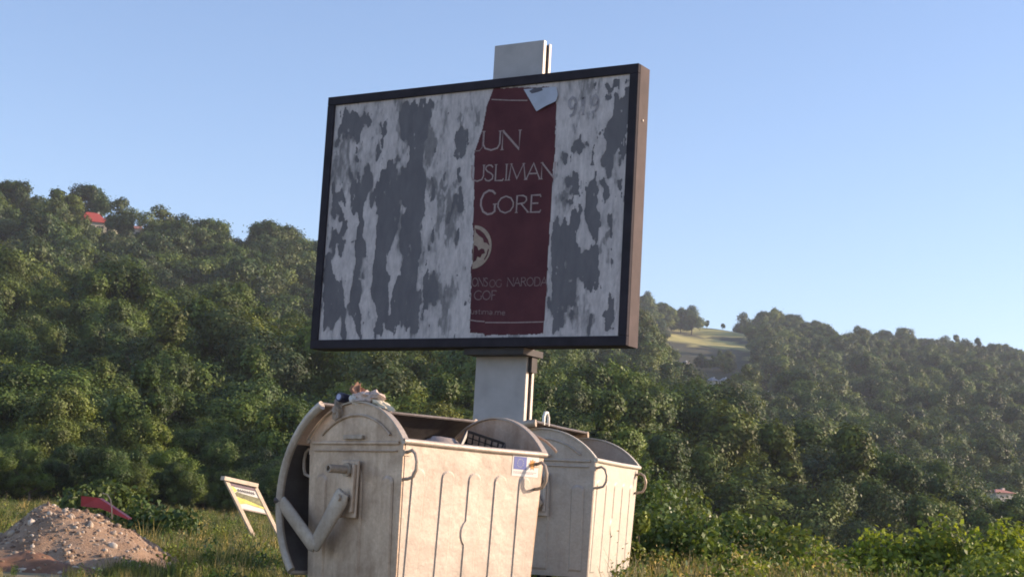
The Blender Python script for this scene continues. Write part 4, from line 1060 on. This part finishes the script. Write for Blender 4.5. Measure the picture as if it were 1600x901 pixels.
# the rest of the woods: one mass, planted with the same trees
rest = np.array([i for i in range(len(pts)) if i not in chosen])
src = []
for k in range(6):
    for nr_ in (True, False):
        cm = PROTO[proto_index(k, nr_)][0]
        # any tree already standing that carries this crown lends its mesh
        o = next((o for o in COL.objects if o.data == cm), None)
        src.append((proto_index(k, nr_), cm, o))
def gn_scatter(name, P3, rot, scl, ind, meshes, kind_label, cat):
    me = bpy.data.meshes.new(name); me.vertices.add(len(P3)); me.vertices.foreach_set('co', np.asarray(P3, np.float32).ravel()); me.update()
    o = link(bpy.data.objects.new(name, me))
    a = me.attributes.new('rot', 'FLOAT_VECTOR', 'POINT'); a.data.foreach_set('vector', np.asarray(rot, np.float32).ravel())
    a = me.attributes.new('scl', 'FLOAT_VECTOR', 'POINT'); a.data.foreach_set('vector', np.asarray(scl, np.float32).ravel())
    a = me.attributes.new('ind', 'INT', 'POINT'); a.data.foreach_set('value', np.asarray(ind, np.int32))
    ng = bpy.data.node_groups.new(name, 'GeometryNodeTree')
    ng.interface.new_socket('Geometry', in_out='INPUT', socket_type='NodeSocketGeometry'); ng.interface.new_socket('Geometry', in_out='OUTPUT', socket_type='NodeSocketGeometry')
    gi = ng.nodes.new('NodeGroupInput'); go = ng.nodes.new('NodeGroupOutput'); L = ng.links
    ip = ng.nodes.new('GeometryNodeInstanceOnPoints'); 
    def attr(nm, ty):
        n_ = ng.nodes.new('GeometryNodeInputNamedAttribute'); n_.data_type = ty; n_.inputs['Name'].default_value = nm; return n_.outputs[0]
    jg = ng.nodes.new('GeometryNodeJoinGeometry')
    prev = None
    ins = []
    for ob in meshes:
        oi = ng.nodes.new('GeometryNodeObjectInfo'); oi.transform_space = 'ORIGINAL'; oi.inputs['Object'].default_value = ob; oi.inputs['As Instance'].default_value = True
        ins.append(oi.outputs['Geometry'])
    for s_ in reversed(ins): L.new(s_, jg.inputs[0])
    L.new(gi.outputs[0], ip.inputs['Points']); L.new(jg.outputs[0], ip.inputs['Instance']); ip.inputs['Pick Instance'].default_value = True
    L.new(attr('ind', 'INT'), ip.inputs['Instance Index']); L.new(attr('rot', 'FLOAT_VECTOR'), ip.inputs['Rotation']); L.new(attr('scl', 'FLOAT_VECTOR'), ip.inputs['Scale'])
    L.new(ip.outputs[0], go.inputs[0])
    md = o.modifiers.new('scatter', 'NODES'); md.node_group = ng
    return tag(o, kind_label, cat, kind='stuff')
have = [(pi, o) for pi, cm, o in src if o is not None]
nearset = [o for pi, o in have if pi % 2 == 0]; farset = [o for pi, o in have if pi % 2 == 1]
for nm, lab, m in (('near_wood', 'dense green wood between the nearer trees on both slopes', pts[rest, 1] < 215), ('far_wood', 'dense bluish green wood covering the far hills', pts[rest, 1] >= 215)):
    r_ = rest[m]; st_ = nearset if nm == 'near_wood' else (farset or nearset)
    if len(r_) == 0: continue
    s = sc[r_]
    gn_scatter(nm, np.stack([pts[r_, 0], pts[r_, 1], zz[r_]-.15], -1), np.stack([0*s, 0*s, RNG.uniform(0, 6.28, len(r_))], -1), np.stack([s*RNG.uniform(.8, 1.3, len(r_)), s*RNG.uniform(.85, 1.2, len(r_)), s*RNG.uniform(.8, 1.12, len(r_))], -1), np.minimum(kind[r_], len(st_)-1), st_, lab, 'wood')
print('trees', len(pts), 'rest', len(rest))

# ------------------------------------------------------------------ houses on the hills
M['wall_pale'] = plain('pale_plaster', (.62, .56, .46), .9)
M['wall_white'] = plain('white_plaster', (.75, .74, .72), .9)
M['roof_red'] = plain('red_roof', (.42, .07, .05), .7, 0, .15)
M['roof_pink'] = plain('faded_red_roof', (.45, .20, .15), .8, 0, .15)
M['roof_grey'] = plain('grey_roof', (.30, .30, .32), .7, 0, .15)
M['pane'] = plain('window_glass', (.05, .06, .07), .2)
def house(name, label, px, py_eave, Y, w, d, wall_h, roof_h, rz, mw, mrf, group='houses on the hills'):
    p = at(px, py_eave, Y); g = hgt(p[0], p[1]); g = min(g, p[2]-wall_h)
    h = p[2]-g
    t = empty(name, (p[0], p[1], g), rz); tag(t, label, 'house', group)
    MB().box2((-w/2, -d/2, -.3), (w/2, d/2, h)).build('wall', mw, t)
    o = .35
    r = MB().add([(-w/2-o, -d/2-o, h+.01), (w/2+o, -d/2-o, h+.01), (w/2+o, d/2+o, h+.01), (-w/2-o, d/2+o, h+.01), (-w/2+d*.30, 0, h+roof_h), (w/2-d*.30, 0, h+roof_h)],
                 [(0, 1, 5, 4), (2, 3, 4, 5), (1, 2, 5), (3, 0, 4), (0, 3, 2, 1)]).build('roof', mrf, t)
    MB().box2((w*.18, -.2, h+roof_h*.4), (w*.18+.4, .2, h+roof_h+.2)).build('chimney', mw, r)
    for xw in ((-w*.3, 0, w*.3) if w > 5 else (-w*.22, w*.22) if w > 3.3 else ()):
        wv = MB().box2((xw-.5, -d/2-.03, h-1.9), (xw+.5, -d/2-.004, h-.7)).build('window', M['pane'], t)
        MB().box2((xw-.6, -d/2-.08, h-2.0), (xw+.6, -d/2-.032, h-1.92)).build('sill', M['wall_white'], wv)
    MB().box2((w*.05, -d/2-.03, -.2), (w*.05+.45, -d/2-.004, 1.9)).build('door', M['bark'], t)
    return t
house('house', 'house with bright red roof among trees at the top of the left hill', 143, 350, 322, 5.6, 5.6, 3, 2.4, R_(20), M['wall_pale'], M['roof_red'])
house('house', 'house with faded pinkish roof just right of the bright red roof', 172, 352, 330, 4.0, 5.0, 3, 2.0, R_(-20), M['wall_pale'], M['roof_pink'])
house('house', 'pale house glimpsed between two round trees on the left hill', 214, 360, 335, 3.4, 4, 3, 1.0, R_(0), M['wall_pale'], M['roof_pink'])
house('house', 'left one of two small grey-roofed houses in the wood of the far hill', 1113, 595, FAR_Y[1113], 2.6, 3.4, 2.0, 1.2, R_(30), M['wall_pale'], M['roof_grey'])
house('house', 'right one of two small grey-roofed houses in the wood of the far hill', 1131, 595, FAR_Y[1131], 2.4, 3.2, 2.0, 1.1, R_(-10), M['wall_white'], M['roof_grey'])
house('house', 'tiny white house below the yellow meadow near the billboard edge', 1071, 566, FAR_Y[1071], 1.5, 2.4, 1.6, .5, R_(40), M['wall_white'], M['roof_grey'])
house('house', 'tiny white house lower down the far hill right of the grey roofs', 1200, 613, FAR_Y[1200], 1.1, 2.2, 1.4, .4, R_(40), M['wall_white'], M['roof_grey'])
house('house', 'low house with faded red roof in the trees at the right edge', 1560, 769.5, 215, 2.6, 3.0, 2.6, .5, R_(15), M['wall_pale'], M['roof_pink'])

# ------------------------------------------------------------------ near bushes
def bush(name, label, px, py_top, Y, rx, leaf, lm, n, seed, group, ry=None, flat=1.0):
    p = at(px, py_top, Y); g = hgt(p[0], p[1]); h = max(.3, p[2]-g); rg = np.random.default_rng(seed)
    t = empty(name, (p[0], p[1], g-.03)); tag(t, label, 'bush', group)
    ry = ry or rx*.8
    nl = 16
    C = np.stack([rg.uniform(-.75, .75, nl)*rx, rg.uniform(-.75, .75, nl)*ry, rg.uniform(.15, .75, nl)*h], -1)
    env = np.clip(1-(C[:, 0]/rx)**2*.5, .3, 1); C[:, 2] *= env
    Rl = np.minimum(rg.uniform(.25, .42, nl)*min(rx, h*1.2), h*.42)
    C[0] = (0, 0, h-Rl[0]*.9)
    k = rg.choice(nl, n, p=Rl**2/np.sum(Rl**2))
    d = rg.normal(size=(n, 3)); d /= np.linalg.norm(d, axis=1, keepdims=True)
    rad = np.where(rg.random(n) < .75, rg.uniform(.75, 1.1, n), rg.uniform(.2, 1.35, n))
    pos = C[k]+d*(Rl[k]*rad)[:, None]; pos[:, 2] = np.clip(np.abs(pos[:, 2]), .02, None)
    nrm = d*.8+np.array([0, 0, .15])+.7*rg.normal(size=(n, 3))
    V, Fc = leaf_cloud(pos, nrm, leaf, rg, .14, .62)
    o = mesh_np('foliage', V, Fc, M[lm], t); add_attr(o, 'tint', np.repeat(np.clip(.5+.25*rg.normal(size=n), 0, 1), 4))
    mb = MB()
    for j in range(9):
        c = C[j]; mb.tube([(c[0]*.25, c[1]*.25, 0), (c[0]*.6, c[1]*.6, c[2]*.55), tuple(c+np.array([0, 0, Rl[j]*.8]))], [.012, .009, .004], 5)
    mb.build('stem', M['bark'], t)
    return t
BG = 'bushes right of the containers'
MORE = ((1075, 765, 27, 1.1, .10, 'leaf_yellow', 'pale green bush rising behind the two glossy bushes'), (1160, 800, 25, 1.0, .10, 'leaf_mid', 'mid green bush between the glossy bushes and the hedge'),
        (1235, 822, 24, .9, .10, 'leaf_yellow', 'yellowish bush just left of the hedge'), (1000, 800, 17.6, .35, .06, 'leaf_yellow', 'low pale weed bush at the foot of the farther container'),
        (1140, 862, 17.0, .5, .06, 'leaf_hedge', 'low bright bush at the bottom edge left of the hedge'), (1545, 862, 18.0, .9, .07, 'leaf_gloss', 'dark leafy bush in front of the hedge at the right corner'), (1300, 876, 17.2, .6, .06, 'leaf_yellow', 'low bush at the bottom edge below the hedge\'s left end'))
bush('leafy_bush', 'glossy dark green leafy bush right beside the farther container', 1035, 745, 19.0, .62, .075, 'leaf_gloss', 2300, 1, BG)
bush('leafy_bush', 'leafy bush with pale glinting leaves, second to the right of the containers', 1105, 800, 18.6, .50, .075, 'leaf_gloss', 1700, 2, BG)
bush('leafy_bush', 'dull green bush behind the glossy bush beside the farther container', 1010, 720, 26, .9, .08, 'leaf_mid', 2600, 3, BG)
bush('leafy_bush', 'straggly bush low between the glossy bushes and the yellow hedge', 1190, 842, 18.2, .55, .06, 'leaf_yellow', 1500, 4, BG)
bush('leafy_bush', 'small leafy bush at the left end of the yellow-green hedge', 1275, 842, 19.5, .62, .07, 'leaf_hedge', 1700, 5, BG)
bush('hedge_bush', 'bright yellow-green hedge bush, leftmost of three in the lower right', 1372, 826, 20.5, .75, .085, 'leaf_hedge', 3800, 6, BG)
bush('hedge_bush', 'bright yellow-green hedge bush, middle of three in the lower right', 1475, 806, 20.2, .80, .085, 'leaf_hedge', 4200, 7, BG)
bush('hedge_bush', 'bright yellow-green hedge bush, rightmost of three at the picture edge', 1580, 812, 20.0, .85, .085, 'leaf_hedge', 4200, 8, BG)
bush('leafy_bush', 'dark bush at the foot of the yellow-green hedge', 1420, 868, 18.6, .8, .07, 'leaf_gloss', 1800, 9, BG)
for q_, (px, py, Y, rx_, lf, lm_, lb) in enumerate(MORE): bush('leafy_bush', lb, px, py, Y, rx_, lf, lm_, 3400, 40+q_, BG)
bush('leafy_bush', 'low green shrub just behind the red sheet', 232, 778, 25, .9, .10, 'leaf_mid', 1900, 10, 'bushes beside the gravel heap')
bush('leafy_bush', 'feathery bush between the gravel heap and the information board', 180, 755, 34, 1.2, .13, 'leaf_yellow', 2200, 11, 'bushes beside the gravel heap')

# ------------------------------------------------------------------ grass and weeds
def tuft(name, n, h, spread, material, seed, wid=.006):
    rg = np.random.default_rng(seed); V = []; Fc = []; T = []
    for i in range(n):
        a = rg.uniform(0, 6.28); r = spread*math.sqrt(rg.random()); x, y = r*math.cos(a), r*math.sin(a)
        hh = h*rg.uniform(.45, 1.15); ln = rg.uniform(.05, .5)*hh; b_ = rg.uniform(0, 6.28); tw_ = rg.uniform(0, 6.28)
        wx, wy = math.cos(tw_)*wid, math.sin(tw_)*wid
        k = len(V)
        V += [(x-wx, y-wy, -.02), (x+wx, y+wy, -.02), (x+wx*.8+ln*.4*math.cos(b_), y+wy*.8+ln*.4*math.sin(b_), hh*.6), (x-wx*.8+ln*.4*math.cos(b_), y-wy*.8+ln*.4*math.sin(b_), hh*.6),
              (x+ln*math.cos(b_)+wx*.15, y+ln*math.sin(b_)+wy*.15, hh), (x+ln*math.cos(b_)-wx*.15, y+ln*math.sin(b_)-wy*.15, hh)]
        Fc += [(k, k+1, k+2, k+3), (k+3, k+2, k+4, k+5)]; T += [rg.random()]*6
    o = mesh_np(name, np.array(V), np.array(Fc), material); add_attr(o, 'tint', T); return o
t_green = tuft('grass_tuft', 46, .26, .16, M['grass'], 1)
t_dry = tuft('grass_tuft', 34, .36, .14, M['straw'], 2, .004)
t_weed = tuft('grass_tuft', 40, .20, .20, M['leaf_yellow'], 3, .011)
def weed(name, n, h, leaf, material, seed):
    rg = np.random.default_rng(seed); P = []; Nn = []
    for k in range(n):
        a = rg.uniform(0, 6.28); lean = rg.uniform(.0, .35)*h; hh = h*rg.uniform(.5, 1.1)
        for t_ in np.linspace(.08, 1, 13):
            P.append((math.cos(a)*lean*t_+rg.normal()*.03, math.sin(a)*lean*t_+rg.normal()*.03, hh*t_)); Nn.append(rg.normal(size=3)+np.array([0, 0, .4]))
    V, Fc = leaf_cloud(np.array(P), np.array(Nn), leaf, rg, .12, .45)
    o = mesh_np(name, V, Fc, material); add_attr(o, 'tint', np.repeat(rg.random(len(P)), 4)); return o
t_leafy = weed('weed', 7, .34, .055, M['leaf_gloss'], 5)
t_tall = weed('weed', 5, .55, .04, M['straw'], 6)
TU = [t_green, t_dry, t_weed, t_leafy, t_tall]
lab = ['green grass tuft in the meadow in front of the gravel heap', 'dry straw-coloured grass tuft beside the leaning information board', 'leafy weed tuft beside the gravel heap', 'leafy green weed in the grass right of the gravel heap', 'tall dry weed stalks left of the leaning information board']
for o, (px, py, Y), l in zip(TU, ((330, 880, 17.0), (395, 872, 20.0), (300, 872, 19.5), (265, 880, 17.2), (318, 835, 24)), lab):
    p = at(px, py, Y); o.location = (p[0], p[1], hgt(p[0], p[1])); tag(o, l, 'grass tuft' if o.name.startswith('grass') else 'weed', kind='stuff')
n = 16000
yy = 12.5+58*RNG.random(n)**1.5; xx = RNG.uniform(-.40, .40, n)*yy
ok = np.ones(n, bool)
du, dv = (xx-mx), (yy-my); ok &= ~((np.sqrt((du/1.25)**2+(dv/1.15)**2) < .92))
gpx = xx/yy*F+800; infront = (gpx < 320) & (yy < my+.3)
ok &= ~(infront & ((gpx < 150) & (RNG.random(n) < .8) | (RNG.random(n) < .35)))
ok &= ~((np.abs(xx-ec[0]) < .75) & (np.abs(yy-ec[1]) < .6))
ok &= ~((gpx > 830) & (gpx < 990) & (yy < 16.5))
ok &= ~(np.hypot(xx+.3, yy-11.9) < 1.2); ok &= ~(np.hypot(xx-.6, yy-16) < 1.0)
xx, yy = xx[ok], yy[ok]; n = len(xx)
ii = RNG.choice(5, n, p=[.46, .15, .18, .17, .04]); s = RNG.uniform(.35, .9, n)*(1+.9*fbm(xx/1.6, yy/1.6, 401))*np.where((xx/yy*F+800 < 330) & (yy < my+.6), .45, 1)
gn_scatter('grass', np.stack([xx, yy, Hgt(xx, yy)], -1), np.stack([0*s, 0*s, RNG.uniform(0, 6.28, n)], -1), np.stack([s, s, s], -1), ii, TU, 'rough green and straw-coloured grass and weeds on the ground', 'grass')

# ------------------------------------------------------------------ haze
mh = bpy.data.materials.new('haze'); mh.use_nodes = True; nt = mh.node_tree; nt.nodes.clear()
pv = nt.nodes.new('ShaderNodeVolumePrincipled'); pv.inputs['Color'].default_value = (.80, .88, 1.0, 1); pv.inputs['Density'].default_value = .00020; pv.inputs['Anisotropy'].default_value = 0
ot = nt.nodes.new('ShaderNodeOutputMaterial'); nt.links.new(pv.outputs[0], ot.inputs['Volume'])
zmin = float(ZZ.min())-1.0; zmax = max(float(ZZ.max()), float(topz.max()))+6
hz = MB().box2((-1000, -420, zmin), (1000, 1320, zmax)).build('haze', mh); tag(hz, kind='stuff')
hz['label'] = 'thin pale blue haze in the air'
